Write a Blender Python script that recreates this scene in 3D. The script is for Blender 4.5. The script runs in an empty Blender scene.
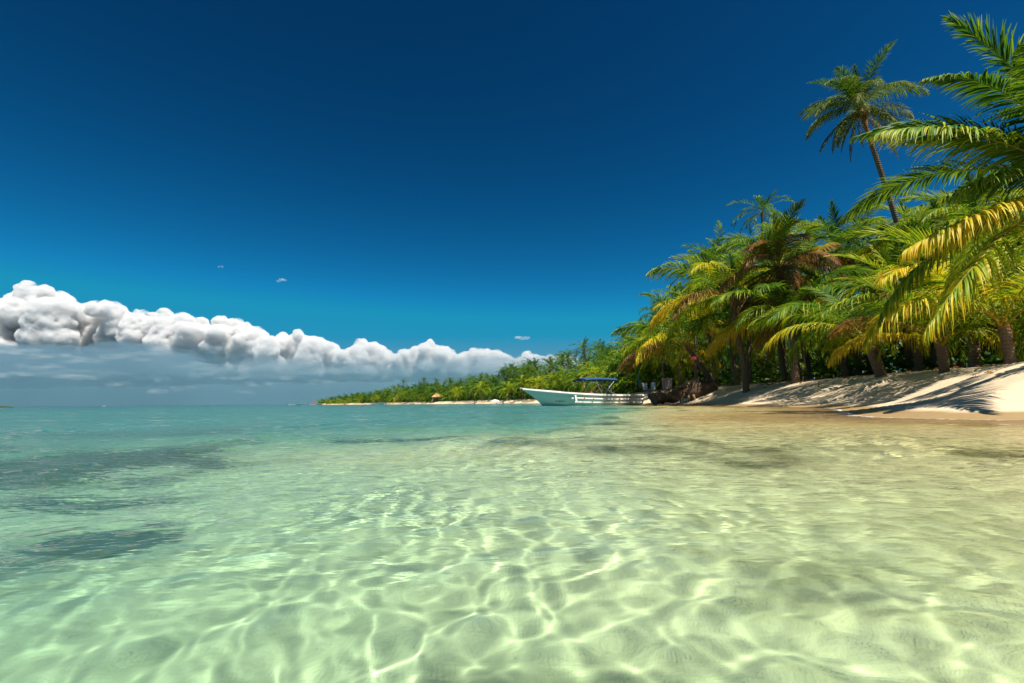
import bpy, bmesh, math, random
import numpy as np
from mathutils import Vector, Matrix, Euler, noise as mnoise

# ---------------------------------------------------------------- camera, sky, sun, exposure
scene = bpy.context.scene
C = scene.collection
R = math.radians
F_PX, W_PX, H_PX = 484.0, 1024, 683
CAM_H, PITCH, ROLL = 0.27, math.atan(61.3 / 484.0), -0.0093
cam_data = bpy.data.cameras.new('camera')
cam_data.sensor_width = 36.0
cam_data.lens = 36.0 * F_PX / W_PX
cam_data.clip_start, cam_data.clip_end = 0.02, 60000
cam = bpy.data.objects.new('camera', cam_data)
C.objects.link(cam)
cam.matrix_world = (Matrix.Translation((0, 0, CAM_H)) @ Matrix.Rotation(math.pi / 2 + PITCH, 4, 'X')
                    @ Matrix.Rotation(ROLL, 4, 'Z'))
scene.camera = cam

SUN_EL, SUN_AZ = R(63), R(140)            # azimuth clockwise from +Y (the view direction)
world = bpy.data.worlds.new('World')
scene.world = world
world.use_nodes = True
wn, wl = world.node_tree.nodes, world.node_tree.links
wn.clear()
sky = wn.new('ShaderNodeTexSky')
sky.sky_type = 'NISHITA'
sky.sun_disc = False
sky.sun_elevation, sky.sun_rotation = SUN_EL, SUN_AZ
sky.altitude, sky.air_density, sky.dust_density, sky.ozone_density = 0, 1.0, 0.0, 4.0
tint = wn.new('ShaderNodeMix'); tint.data_type = 'RGBA'; tint.blend_type = 'MULTIPLY'
tint.inputs[0].default_value = 1.0
tint.inputs[7].default_value = (0.018, 0.163, 0.132, 1)
bg = wn.new('ShaderNodeBackground'); bg.inputs[1].default_value = 0.06
wo = wn.new('ShaderNodeOutputWorld')
gam = wn.new('ShaderNodeGamma'); gam.inputs[1].default_value = 2.05
wl.new(sky.outputs[0], gam.inputs[0]); wl.new(gam.outputs[0], tint.inputs[6]); cap = wn.new('ShaderNodeMix'); cap.data_type = 'RGBA'; cap.blend_type = 'DARKEN'; cap.inputs[0].default_value = 1.0
cap.inputs[7].default_value = (0.35, 2.7, 4.6, 1)
wl.new(tint.outputs[2], cap.inputs[6]); wl.new(cap.outputs[2], bg.inputs[0]); wl.new(bg.outputs[0], wo.inputs[0])

sun_d = bpy.data.lights.new('sun', 'SUN')
sun_d.energy, sun_d.angle, sun_d.color = 5.0, R(0.5), (1.0, 0.93, 0.81)
sun_d.cycles.is_caustics_light = True
sun = bpy.data.objects.new('sun', sun_d)
sdir = Vector((math.sin(SUN_AZ) * math.cos(SUN_EL), math.cos(SUN_AZ) * math.cos(SUN_EL), math.sin(SUN_EL)))
sun.rotation_euler = (-sdir).to_track_quat('-Z', 'Y').to_euler()
C.objects.link(sun)

vs = scene.view_settings
vs.view_transform, vs.look, vs.exposure, vs.gamma, vs.use_curve_mapping = 'Standard', 'None', 0.85, 1.0, False
cy = scene.cycles
cy.use_denoising = True
cy.denoiser = 'OPENIMAGEDENOISE'
cy.volume_bounces = 8
cy.max_bounces, cy.diffuse_bounces, cy.glossy_bounces, cy.transmission_bounces, cy.transparent_max_bounces = 10, 3, 3, 6, 12
cy.sample_clamp_indirect = 6.0
cy.caustics_reflective, cy.caustics_refractive = False, True
cy.blur_glossy = 0.3
# ---------------------------------------------------------------- helpers
rng = np.random.default_rng(7)
rnd = random.Random(11)

def mesh_np(name, co, faces, smooth=True):
    me = bpy.data.meshes.new(name)
    n, m = len(co), len(faces)
    k = faces.shape[1]
    me.vertices.add(n); me.vertices.foreach_set('co', co.astype(np.float32).ravel())
    me.loops.add(m * k); me.loops.foreach_set('vertex_index', faces.astype(np.int32).ravel())
    me.polygons.add(m)
    me.polygons.foreach_set('loop_start', np.arange(0, m * k, k, dtype=np.int32))
    if smooth: me.polygons.foreach_set('use_smooth', np.ones(m, dtype=bool))
    me.update(calc_edges=True)
    return me

def attr(me, name, vals):
    a = me.attributes.new(name, 'FLOAT', 'POINT'); a.data.foreach_set('value', vals.astype(np.float32).ravel())

def link(name, me, mat=None, parent=None):
    o = bpy.data.objects.new(name, me); C.objects.link(o)
    if mat: me.materials.append(mat)
    if parent: o.parent = parent
    return o

class N:
    'small wrapper for building node materials'
    def __init__(s, name):
        s.m = bpy.data.materials.new(name); s.m.use_nodes = True
        s.t = s.m.node_tree; s.t.nodes.clear()
        s.out = s.t.nodes.new('ShaderNodeOutputMaterial')
    def n(s, typ, ins=None, **kw):
        nd = s.t.nodes.new('ShaderNode' + typ)
        for k, v in kw.items(): setattr(nd, k, v)
        for k, v in (ins or {}).items():
            if isinstance(v, bpy.types.NodeSocket): s.t.links.new(v, nd.inputs[k])
            else: nd.inputs[k].default_value = v
        return nd
    def surf(s, sock): s.t.links.new(sock, s.out.inputs[0])
    def math(s, op, a, b=0.0, c=0.0): return s.n('Math', {0: a, 1: b, 2: c}, operation=op).outputs[0]
    def mix(s, f, a, b, bt='MIX'): return s.n('Mix', {0: f, 6: a, 7: b}, data_type='RGBA', blend_type=bt).outputs[2]
    def ramp(s, f, stops):
        nd = s.n('ValToRGB', {0: f}); e = nd.color_ramp.elements
        while len(e) < len(stops): e.new(0.5)
        for el, (p, c) in zip(e, stops): el.position = p; el.color = c if len(c) == 4 else (*c, 1)
        return nd.outputs[0]
    def noise(s, vec, scale, detail=3, rough=0.5, dist=0.0): return s.n('TexNoise', {'Vector': vec, 'Scale': scale, 'Detail': detail, 'Roughness': rough, 'Distortion': dist})
    def pos(s): return s.n('NewGeometry').outputs['Position']
    def attr(s, nm): return s.n('Attribute', attribute_name=nm).outputs['Fac']

def vnoise(x, y, scale, seed=0, octaves=3):
    'value-noise fbm in numpy'
    out = np.zeros_like(x); amp = 1.0; tot = 0
    for o in range(octaves):
        r = np.random.default_rng(seed * 97 + o); tab = r.random((256, 256))
        fx, fy = x * scale * 2**o + 37.1 * o, y * scale * 2**o + 11.7 * o
        ix, iy = np.floor(fx).astype(int), np.floor(fy).astype(int)
        tx, ty = fx - ix, fy - iy
        tx, ty = tx * tx * tx * (tx * (tx * 6 - 15) + 10), ty * ty * ty * (ty * (ty * 6 - 15) + 10)
        a, b = tab[ix & 255, iy & 255], tab[(ix + 1) & 255, iy & 255]
        c, d = tab[ix & 255, (iy + 1) & 255], tab[(ix + 1) & 255, (iy + 1) & 255]
        out += amp * ((a * (1 - tx) + b * tx) * (1 - ty) + (c * (1 - tx) + d * tx) * ty - 0.5); tot += amp; amp *= 0.5
    return out / tot * 2

# ---------------------------------------------------------------- the coast
COAST = np.array([(6000, -6000), (60, -60), (10, -9), (8.0, -3), (7.4, 2), (6.9, 5.6), (5.6, 6.7), (5.7, 8.3), (8.6, 12.5), (10.6, 16), (11.2, 20), (11.0, 23), (11.4, 29), (11.2, 36), (10.6, 42),
                  (9.4, 52), (9.5, 64), (11, 80), (12, 105), (10, 125), (3, 150), (-10, 178), (-28, 215), (-52, 262), (-85, 320),
                  (-122, 372), (-160, 412), (-176, 425), (-170, 450), (-120, 480), (0, 520), (300, 900), (6000, 9000)], float)
def chaikin(p):
    q = [p[0]]
    for a, b in zip(p[:-1], p[1:]): q += [a * .75 + b * .25, a * .25 + b * .75]
    return np.array(q + [p[-1]])
COAST_S = chaikin(chaikin(COAST))
def inland(x, y):
    'signed distance to the waterline, positive on land'
    x, y = np.asarray(x, float), np.asarray(y, float)
    best = np.full(x.shape, 1e18); sgn = np.ones(x.shape)
    for (ax, ay), (bx, by) in zip(COAST_S[:-1], COAST_S[1:]):
        dx, dy = bx - ax, by - ay
        t = np.clip(((x - ax) * dx + (y - ay) * dy) / (dx * dx + dy * dy), 0, 1)
        px, py = x - ax - t * dx, y - ay - t * dy
        d = px * px + py * py
        c = dx * py - dy * px
        m = d < best - 1e-9
        best = np.where(m, d, best); sgn = np.where(m, np.where(c < 0, 1.0, -1.0), sgn)
    return np.sqrt(best) * sgn
def height(x, y):
    x, y = np.asarray(x, float), np.asarray(y, float)
    s = inland(x, y)
    s = s + vnoise(x, y, 0.35, 3, 3) * np.clip(np.abs(s) * 0.2 + 0.2, 0.0, np.where(s > 0, .32, .55)) * np.clip(30 / (np.abs(y) + 30), .2, 1)
    land = np.interp(s, [0, .5, 1.2, 2.5, 4, 6, 10, 25], [0, .06, .2, .75, 1.2, 1.45, 1.6, 1.8])
    sea = np.interp(-s, [0, 1, 3, 6, 7, 8, 10, 14, 30, 80, 300, 1500], [0, -.06, -.14, -.23, -.30, -.40, -.6, -.85, -1.3, -1.8, -2.6, -4])
    sea = sea - .6 * np.clip((y - 3) / 5, 0, 1) * np.clip((.27 * y + .4 - x) / (1 + .1 * np.abs(y)), 0, 1) * np.clip((-s - 1.5) / 4, 0, 1)
    z = np.where(s > 0, land, sea)
    z = z + vnoise(x, y, 0.8, 5, 3) * np.clip((np.abs(s) - .5) * .03, 0, 0.035) + vnoise(x, y, 4.5, 6, 3) * np.clip((s - .9) * .02, 0, 0.022)
    return z, s

def fan(cx, cy, r0, r1, a0, a1, na, dmin, grow, far):
    r = [r0]
    while r[-1] < r1:
        q = r[-1]; r.append(q + max(dmin, grow * q if q < 40 else far * q))
    r = np.array(r); a = np.linspace(a0, a1, na)
    rr, aa = np.meshgrid(r, a, indexing='ij')
    x, y = cx + rr * np.sin(aa), cy + rr * np.cos(aa)
    i = np.arange(len(r) - 1)[:, None] * na + np.arange(na - 1)[None]
    f = np.stack([i, i + 1, i + na + 1, i + na], -1).reshape(-1, 4)
    return x.ravel(), y.ravel(), rr.ravel(), f, (np.diff(r, append=r[-1] * 1.02)[:, None] + 0 * aa).ravel()

# ---------------------------------------------------------------- sand: one sheet, beach and sea floor
x, y, rr, f, dr = fan(0, -2.5, 0.3, 9000, R(-115), R(115), 560, 0.03, 0.012, 0.03)
z, s = height(x, y)
me = mesh_np('sand', np.stack([x, y, z], -1), f)
attr(me, 'inland', s)
# seagrass and weed patches on the sea floor: (x, y, rx, ry)
gsum = np.zeros_like(x)
for (gx, gy, ga, gb) in ((-2.5, 2.75, 1.75, .62), (-1.6, 1.85, .62, .16), (-1.12, 1.42, .22, .12), (-2.0, 2.3, 1.0, .30), (-2.9, 3.35, 1.6, .45), (-1.5, 4.4, 1.2, .4), (-4.6, 3.3, 2.2, 1.0), (-7, 6.5, 4.5, 1.5), (-12, 12, 6, 2.5), (-2, 16, 5, 2), (5, 21, 3, 2), (-18, 26, 9, 4), (-4, 34, 9, 4), (-40, 48, 18, 8), (-15, 70, 16, 7), (-90, 110, 40, 14), (-60, 190, 40, 18)):
    q = np.sqrt(((x - gx) / ga) ** 2 + ((y - gy) / gb) ** 2)
    gsum = np.maximum(gsum, 1 - q)
gn = vnoise(x, y, 1.6, 61, 4) * .9
attr(me, 'seagrass', np.clip((gsum + gn * np.clip(gsum * 2 + .5, 0, 1) - .05) * 4, 0, 1) * .93 * (s < -4))
m = N('sand')
P = m.pos()
big = m.noise(P, 0.6, 4, 0.6).outputs[0]
mid = m.noise(P, 6.0, 5, 0.65).outputs[0]
fine = m.noise(P, 420.0, 2, 0.7).outputs[0]
zc = m.n('SeparateXYZ', {0: P}).outputs[2]
zn = m.math('ADD', zc, m.math('MULTIPLY', m.math('SUBTRACT', big, 0.5), 0.12))
dry = m.mix(m.math('MULTIPLY', mid, 0.5), (0.66, 0.535, 0.37, 1), (0.52, 0.40, 0.26, 1))
dry = m.mix(m.math('MULTIPLY', fine, 0.35), dry, (0.36, 0.27, 0.18, 1))
wet = m.mix(mid, (0.34, 0.235, 0.12, 1), (0.27, 0.18, 0.085, 1))
under = m.mix(mid, (0.84, 0.78, 0.60, 1), (0.74, 0.68, 0.51, 1))
under = m.mix(m.ramp(m.math('ADD', zn, .5), [(0.0, (0, 0, 0)), (.265, (0, 0, 0)), (.40, (1, 1, 1)), (1, (1, 1, 1))]), under, m.mix(mid, (0.72, 0.56, 0.29, 1), (0.58, 0.43, 0.20, 1)))
wetf = m.ramp(zn, [(0.0, (1, 1, 1)), (0.075, (1, 1, 1)), (0.11, (0, 0, 0)), (1, (0, 0, 0))])
undf = m.ramp(m.math('ADD', m.math('MULTIPLY', zn, 1.0), 0.5), [(0.0, (1, 1, 1)), (0.36, (1, 1, 1)), (0.47, (0, 0, 0)), (1, (0, 0, 0))])
col = m.mix(wetf, dry, wet)
col = m.mix(undf, col, under)
# leaf litter and soil under the palms, seagrass patches out at sea
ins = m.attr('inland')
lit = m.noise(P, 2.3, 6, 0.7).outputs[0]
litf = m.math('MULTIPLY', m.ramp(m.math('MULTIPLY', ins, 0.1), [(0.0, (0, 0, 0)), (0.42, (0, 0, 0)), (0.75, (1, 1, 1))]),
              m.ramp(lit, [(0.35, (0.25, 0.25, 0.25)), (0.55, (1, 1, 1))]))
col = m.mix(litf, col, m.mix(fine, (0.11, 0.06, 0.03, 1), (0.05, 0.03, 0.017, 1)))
grf = m.attr('seagrass')
col = m.mix(grf, col, m.mix(mid, (0.10, 0.11, 0.055, 1), (0.035, 0.05, 0.03, 1)))
foot = m.noise(P, 2.6, 3, .55).outputs[0]
hgt = m.math('ADD', m.math('ADD', m.math('MULTIPLY', foot, m.math('MULTIPLY', m.math('SUBTRACT', 1.0, wetf), .06)), m.math('MULTIPLY', mid, 0.03)), m.math('MULTIPLY', fine, 0.0015))
bmp = m.n('Bump', {'Strength': 0.6, 'Distance': 1.0, 'Height': hgt}).outputs[0]
rough = m.n('MapRange', {0: wetf, 3: 0.95, 4: 0.45}).outputs[0]
m.surf(m.n('BsdfPrincipled', {'Base Color': col, 'Roughness': rough, 'Normal': bmp, 'Specular IOR Level': 0.25}).outputs[0])
sand = link('sand', me, m.m)
sand['kind'] = 'structure'
sand.cycles.is_caustics_receiver = True

# ---------------------------------------------------------------- water
def waves(x, y, res, depth):
    z = np.zeros_like(x); r = np.random.default_rng(21)
    wx = x + 0.07 * vnoise(x, y, 2.2, 31, 2) ; wy = y + 0.07 * vnoise(x, y, 2.2, 32, 2)
    n = 90
    for i in range(n):
        lam = 0.056 * (2.4 / 0.056) ** (i / (n - 1)) * r.uniform(.9, 1.1)
        k = 2 * math.pi / lam
        th = r.normal(R(-62), R(48))           # travel direction clockwise from +Y
        sl = 0.0080 * np.interp(lam, [0.05, 0.075, 0.11, 0.18, 0.35, 0.8, 2.6], [0.5, 0.95, 1.05, 0.9, 0.6, 0.55, 0.5])
        w = np.clip((lam / res - 3.0) / 3.0, 0, 1)
        if not w.any(): continue
        ph = k * (wx * math.sin(th) + wy * math.cos(th)) + r.uniform(0, 6.283)
        z += w * (sl / k) * (np.sin(ph) + 0.18 * np.cos(2 * ph))
    gust = np.clip(0.95 + 0.8 * vnoise(x, y, 0.8, 41, 3), .45, 1.5)
    calm = 1 + 1.7 * np.clip((np.hypot(x - .4, y) - 1.3) / 2.2, 0, 1)
    return z * calm * gust * np.clip(depth / 0.12, 0.06, 1)
x, y, rr, f, dr = fan(0, -1.2, 0.35, 9000, R(-100), R(100), 1300, 0.005, 0.0045, 0.02)
zt, s = height(x, y)
depth = np.maximum(-zt, 0)
z = waves(x, y, np.maximum(dr, rr * R(200) / 1300), np.maximum(depth, 0.005))
keep = (zt < 0.06)[f].any(1)
f = f[keep]; used = np.unique(f); remap = np.zeros(len(x), int); remap[used] = np.arange(len(used))
me = mesh_np('water', np.stack([x, y, z], -1)[used], remap[f])
attr(me, 'depth', depth[used])
m = N('sea_water')
P = m.pos(); dep = m.attr('depth')
dist = m.n('VectorMath', {0: P}, operation='LENGTH').outputs['Value']
bf = m.n('MapRange', {0: dist, 1: 1.0, 2: 12.0, 3: 0.0, 4: 1.0}).outputs[0]
b0 = m.noise(m.n('Mapping', {0: P, 2: (0, 0, R(-20)), 3: (7.0, 13.0, 1)}).outputs[0], 1.0, 3, 0.5).outputs[0]
b0f = m.n('MapRange', {0: dist, 1: .7, 2: 2.5, 3: 0.0, 4: 0.034}).outputs[0]
b1 = m.noise(m.n('Mapping', {0: P, 2: (0, 0, R(-25)), 3: (3.0, 5.0, 1)}).outputs[0], 1.0, 4, 0.55).outputs[0]
b2 = m.noise(m.n('Mapping', {0: P, 2: (0, 0, R(-30)), 3: (0.35, 0.8, 1)}).outputs[0], 1.0, 3, 0.5).outputs[0]
hh = m.math('ADD', m.math('MULTIPLY', m.math('ADD', m.math('MULTIPLY', b1, 0.075), m.math('MULTIPLY', b2, 0.24)), bf), m.math('MULTIPLY', b0, b0f))
bmp = m.n('Bump', {'Strength': 0.8, 'Distance': 1.0, 'Height': hh}).outputs[0]
tintc = m.ramp(m.math('MULTIPLY', dep, 1.0), [(0.0, (0.99, 0.97, 0.93)), (0.10, (0.96, 0.96, 0.87)), (0.22, (0.88, 0.95, 0.80)), (0.34, (0.78, 0.93, 0.79)), (0.6, (0.50, 0.87, 0.78)), (1.0, (0.3, 0.82, 0.8))])
refr = m.n('BsdfRefraction', {'Color': tintc, 'Roughness': 0.0, 'IOR': 1.33, 'Normal': bmp}).outputs[0]
fr = m.math('MULTIPLY', m.n('Fresnel', {'IOR': 1.33, 'Normal': bmp}).outputs[0], 0.85)
glass = m.n('MixShader', {0: fr, 1: refr, 2: m.n('BsdfGlossy', {'Roughness': 0.0, 'Normal': bmp}).outputs[0]}).outputs[0]
bodyc = m.ramp(m.math('MULTIPLY', dep, 0.3), [(0.0, (0.15, 0.28, 0.23)), (0.3, (0.055, 0.18, 0.165)), (0.8, (0.018, 0.115, 0.125)), (1.0, (0.012, 0.105, 0.12))])
body = m.n('BsdfDiffuse', {'Color': bodyc, 'Normal': bmp}).outputs[0]
glo = m.n('BsdfGlossy', {'Roughness': 0.06, 'Normal': bmp}).outputs[0]
deep = m.n('MixShader', {0: fr, 1: body, 2: glo}).outputs[0]
df = m.ramp(m.math('MULTIPLY', dep, 0.5), [(0.0, (0, 0, 0)), (0.15, (0, 0, 0)), (0.5, (0.8, 0.8, 0.8)), (1.0, (1, 1, 1))])
fn = m.noise(m.n('Mapping', {0: P, 3: (1, 1, 0)}).outputs[0], 9.0, 6, 0.7).outputs[0]
edge = m.n('MapRange', {0: dep, 1: 0.0, 2: 0.035, 3: 0.20, 4: -0.30}).outputs[0]
foam = m.ramp(m.math('ADD', fn, edge), [(0.0, (0, 0, 0)), (0.60, (0, 0, 0)), (0.70, (.8, .8, .8)), (1, (.9, .9, .9))])
wsh = m.n('MixShader', {0: df, 1: glass, 2: deep}).outputs[0]
m.surf(m.n('MixShader', {0: foam, 1: wsh, 2: m.n('BsdfDiffuse', {'Color': (.78, .77, .72, 1)}).outputs[0]}).outputs[0])
water = link('water', me, m.m)
water['kind'] = 'structure'
water.cycles.is_caustics_caster = True
print('water verts', len(me.vertices))
# ---------------------------------------------------------------- placing helpers
def ray(px, py):
    d = cam.matrix_world.to_3x3() @ Vector(((px - W_PX / 2) / F_PX, (H_PX / 2 - py) / F_PX, -1))
    return d
def at(px, py, Y):
    d = ray(px, py); return Vector((0, 0, CAM_H)) + d * (Y / d.y)
def gz(x, y): return float(height(np.array([x]), np.array([y]))[0][0])
def thing(name, label, cat, loc=(0, 0, 0), rz=0.0, group=None):
    o = bpy.data.objects.new(name, None); C.objects.link(o)
    o.empty_display_size = 0.3
    o.location = loc; o.rotation_euler = (0, 0, rz)
    o['label'] = label; o['category'] = cat
    if group: o['group'] = group
    return o
def tag(o, label, cat, group=None):
    o['label'] = label; o['category'] = cat
    if group: o['group'] = group
    return o

class MB:
    'collects vertices and quads with per-vertex attributes u (along) and r (random)'
    def __init__(s): s.v, s.f, s.u, s.r, s.n = [], [], [], [], 0
    def add(s, v, f, u, r):
        s.v.append(v); s.f.append(f + s.n); s.u.append(u); s.r.append(r); s.n += len(v)
    def mesh(s, name, smooth=True):
        me = mesh_np(name, np.concatenate(s.v), np.concatenate(s.f), smooth)
        attr(me, 'u', np.concatenate(s.u)); attr(me, 'r', np.concatenate(s.r)); return me
    def tube(s, pts, rad, k=8, r=0.5, cap=False):
        pts = np.asarray(pts, float); n = len(pts); rad = np.broadcast_to(rad, n)
        T = np.gradient(pts, axis=0); T /= np.linalg.norm(T, axis=1)[:, None] + 1e-9
        ref = np.array([1.0, 0.13, 0.07]) if abs(T[:, 2]).mean() > .6 else np.array([0.05, 0.1, 1.0])
        A = np.cross(T, ref); A /= np.linalg.norm(A, axis=1)[:, None] + 1e-9
        B = np.cross(T, A)
        an = np.arange(k) * 2 * np.pi / k
        v = pts[:, None] + rad[:, None, None] * (np.cos(an)[None, :, None] * A[:, None] + np.sin(an)[None, :, None] * B[:, None])
        i = np.arange(n - 1)[:, None] * k + np.arange(k)[None]; j = np.arange(n - 1)[:, None] * k + (np.arange(k)[None] + 1) % k
        f = np.stack([i, j, j + k, i + k], -1).reshape(-1, 4)
        s.add(v.reshape(-1, 3), f, np.repeat(np.linspace(0, 1, n), k), np.full(n * k, r))
        if cap:
            for q, sg in ((0, -1), (n - 1, 1)):
                c = q * k
                for a in range(1, k - 2, 2): s.f.append(np.array([[c, c + a, c + a + 1, c + a + 2]]) + s.n - n * k)

def frond_arrays(mb, seed, L=5.0, e0=50, droop=95, pet=0.16, nleaf=88, segs=4, leaf=0.95, wid=0.048, sag=55, vee=28, fold=True, sweep=0.0, z0=None, az=0.0, org=(0, 0, 0), ragged=0.0, rk=6):
    r = np.random.default_rng(seed)
    n = 26; t = np.linspace(0, 1, n)
    el = np.radians(e0 - droop * t**1.35 + r.normal(0, 2, n).cumsum() * .25)
    hd = np.radians(sweep) * t**1.5
    ds = L / (n - 1)
    T = np.stack([np.cos(el) * np.sin(hd), np.cos(el) * np.cos(hd), np.sin(el)], -1)
    pts = np.concatenate([[[0, 0, 0]], np.cumsum(T[:-1] * ds, 0)])
    ca, sa = math.cos(az), math.sin(az)
    Rz = np.array([[ca, -sa, 0], [sa, ca, 0], [0, 0, 1]])
    org = np.asarray(org, float)
    rad = np.interp(t, [0, .04, .2, 1], [.055, .035, .024, .004]) * (L / 5)
    sub = MB(); sub.tube(pts, rad, rk, r=2.0)
    V, F, U, Q = [sub.v[0]], [sub.f[0]], [sub.u[0]], [sub.r[0]]; cnt = len(sub.v[0])
    tw = r.normal(0, 12)
    for side in (-1, 1):
        for i in range(nleaf):
            q = (i + r.uniform(-.3, .3)) / (nleaf - 1); tt = min(max(pet + (1 - pet) * q, pet), .995)
            if ragged and r.random() < ragged: continue
            base = np.array([np.interp(tt, t, pts[:, c]) for c in range(3)])
            tg = np.array([np.interp(tt, t, T[:, c]) for c in range(3)]); tg /= np.linalg.norm(tg)
            S = np.cross(tg, [0, 0, 1.0]); S /= np.linalg.norm(S) + 1e-9
            Un = np.cross(S, tg)
            a = math.radians(tw * tt); S, Un = S * math.cos(a) + Un * math.sin(a), Un * math.cos(a) - S * math.sin(a)
            ang = math.radians(np.interp(q, [0, .5, 1], [66, 48, 18]) + r.normal(0, 4) + 7 * math.sin(i * .9 + seed) * math.sin(i * .23 + side))
            ve = math.radians(vee + r.normal(0, 7))
            d = math.cos(ang) * tg + math.sin(ang) * (side * math.cos(ve) * S + math.sin(ve) * Un)
            ll = leaf * (math.sin(math.pi * (0.16 + 0.78 * q)) ** 0.75) * r.uniform(.8, 1.1) * (1 - .6 * (r.random() < .06))
            p = base.copy(); rows = []
            g = math.radians(sag * r.uniform(.7, 1.3)) / segs
            dirs = []
            for k in range(segs + 1):
                rows.append(p.copy()); dirs.append(d.copy())
                p = p + d * ll / segs
                axis = np.cross(d, [0, 0, -1.0]); na_ = np.linalg.norm(axis)
                if na_ > 1e-3:
                    step = min(g, math.acos(max(-1, min(1, -d[2]))) * .8)
                    axis /= na_; d = d * math.cos(step) + np.cross(axis, d) * math.sin(step); d /= np.linalg.norm(d)
            rows = np.array(rows); dirs = np.array(dirs)
            wv = tg + r.normal(0, .22, 3); wv = wv[None] - (dirs @ wv)[:, None] * dirs
            wv /= np.linalg.norm(wv, axis=1)[:, None] + 1e-9
            nv = np.cross(wv, dirs)
            s_ = np.linspace(0, 1, segs + 1)
            w = wid * np.interp(s_, [0, .15, .5, 1], [.45, .95, 1, .08])[:, None] * (0.6 + 0.4 * math.sin(math.pi * min(1, .2 + .75 * q)))
            if fold:
                vv = np.stack([rows - wv * w / 2, rows + nv * w * .22, rows + wv * w / 2], 1).reshape(-1, 3); kk = 3
            else:
                vv = np.stack([rows - wv * w / 2, rows + wv * w / 2], 1).reshape(-1, 3); kk = 2
            ii = np.arange(segs)[:, None] * kk + np.arange(kk - 1)[None]
            ff = np.stack([ii, ii + 1, ii + kk + 1, ii + kk], -1).reshape(-1, 4)
            V.append(vv); F.append(ff + cnt); cnt += len(vv)
            U.append(np.repeat(s_ * .6 + tt * .4, kk)); Q.append(np.full(len(vv), r.random()))
    V = np.concatenate(V) @ Rz.T + org
    mb.add(V, np.concatenate(F), np.concatenate(U), np.concatenate(Q))

def leaf_material(name, far=False):
    m = N(name)
    oi = m.n('ObjectInfo'); oc = oi.outputs['Color']; rv = oi.outputs['Random']
    u, r = m.attr('u'), m.attr('r')
    sp = m.n('SeparateColor', {0: oc}).outputs
    dryf, yel = sp[0], sp[1]           # object colour: red = dryness, green = yellowing
    rr = m.n('MapRange', {0: r, 1: 0.0, 2: 1.0, 3: -0.22, 4: 0.22}).outputs[0]
    f = m.math('ADD', m.math('ADD', yel, rr), m.math('MULTIPLY', m.math('SUBTRACT', u, .55), 0.45))
    f = m.n('Clamp', {0: f}).outputs[0]
    c = m.ramp(f, [(0.0, (0.014, 0.066, 0.004)), (0.28, (0.062, 0.165, 0.004)), (0.55, (0.25, 0.34, 0.006)), (0.8, (0.57, 0.45, 0.010)), (1.0, (0.64, 0.40, 0.012))])
    dc = m.mix(r, (0.34, 0.16, 0.055, 1), (0.16, 0.055, 0.022, 1))
    df = m.n('Clamp', {0: m.math('ADD', dryf, m.math('MULTIPLY', m.math('SUBTRACT', u, .5), m.math('MULTIPLY', dryf, 1.2)))}).outputs[0]
    c = m.mix(df, c, dc)
    stem = m.math('GREATER_THAN', r, 1.5)
    c = m.mix(stem, c, m.mix(dryf, m.mix(yel, (0.22, 0.26, 0.03, 1), (0.5, 0.32, 0.02, 1)), (0.2, 0.09, 0.03, 1)))
    tc = m.mix(1.0, m.n('Gamma', {0: c, 1: 0.72}).outputs[0], (1.15, 1.1, 0.55, 1), 'MULTIPLY')
    p = m.n('BsdfPrincipled', {'Base Color': c, 'Roughness': 0.5, 'Specular IOR Level': 0.25}).outputs[0]
    t = m.n('BsdfTranslucent', {'Color': tc}).outputs[0]
    m.surf(m.n('MixShader', {0: 0.34, 1: p, 2: t}).outputs[0])
    return m.m
LEAF = leaf_material('palm_leaf')
def trunk_material():
    m = N('palm_trunk')
    P = m.n('TexCoord').outputs['Object']; u = m.attr('u'); r = m.attr('r')
    z = m.n('SeparateXYZ', {0: P}).outputs[2]
    nz = m.noise(P, 5.0, 5, .6).outputs[0]
    ring = m.math('SINE', m.math('MULTIPLY', m.math('ADD', z, m.math('MULTIPLY', nz, .05)), 58.0))
    fine = m.noise(m.n('Mapping', {0: P, 3: (16, 16, 3)}).outputs[0], 2.0, 5, .7).outputs[0]
    c = m.mix(fine, (0.085, 0.055, 0.035, 1), (0.23, 0.165, 0.115, 1))
    c = m.mix(m.math('MULTIPLY', m.math('GREATER_THAN', ring, .6), .25), c, (0.09, 0.055, 0.035, 1))
    top = m.ramp(u, [(0.0, (0, 0, 0)), (.82, (0, 0, 0)), (.97, (1, 1, 1)), (1, (1, 1, 1))])
    c = m.mix(top, c, m.mix(fine, (0.22, 0.085, 0.03, 1), (0.34, 0.17, 0.06, 1)))
    h = m.math('ADD', m.math('MULTIPLY', ring, .006), m.math('MULTIPLY', fine, .02))
    b = m.n('Bump', {'Strength': 1.0, 'Distance': 1.0, 'Height': h}).outputs[0]
    m.surf(m.n('BsdfPrincipled', {'Base Color': c, 'Roughness': .85, 'Normal': b, 'Specular IOR Level': .2}).outputs[0])
    return m.m
BARK = trunk_material()
def plain(name, c, rough=.6, c2=None, scale=8.0, spec=.4, metal=0.0, bump=0.0):
    m = N(name); P = m.n('TexCoord').outputs['Object']
    n = m.noise(P, scale, 5, .65).outputs[0]
    col = m.mix(n, (*c, 1), (*(c2 or [q * .75 for q in c]), 1))
    ins = {'Base Color': col, 'Roughness': rough, 'Specular IOR Level': spec, 'Metallic': metal}
    if bump: ins['Normal'] = m.n('Bump', {'Strength': .8, 'Distance': bump, 'Height': n}).outputs[0]
    m.surf(m.n('BsdfPrincipled', ins).outputs[0]); return m.m
NUT = plain('coconut_husk', (0.16, 0.17, 0.03), .5, (0.3, 0.16, 0.04), 3.0)

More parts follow.
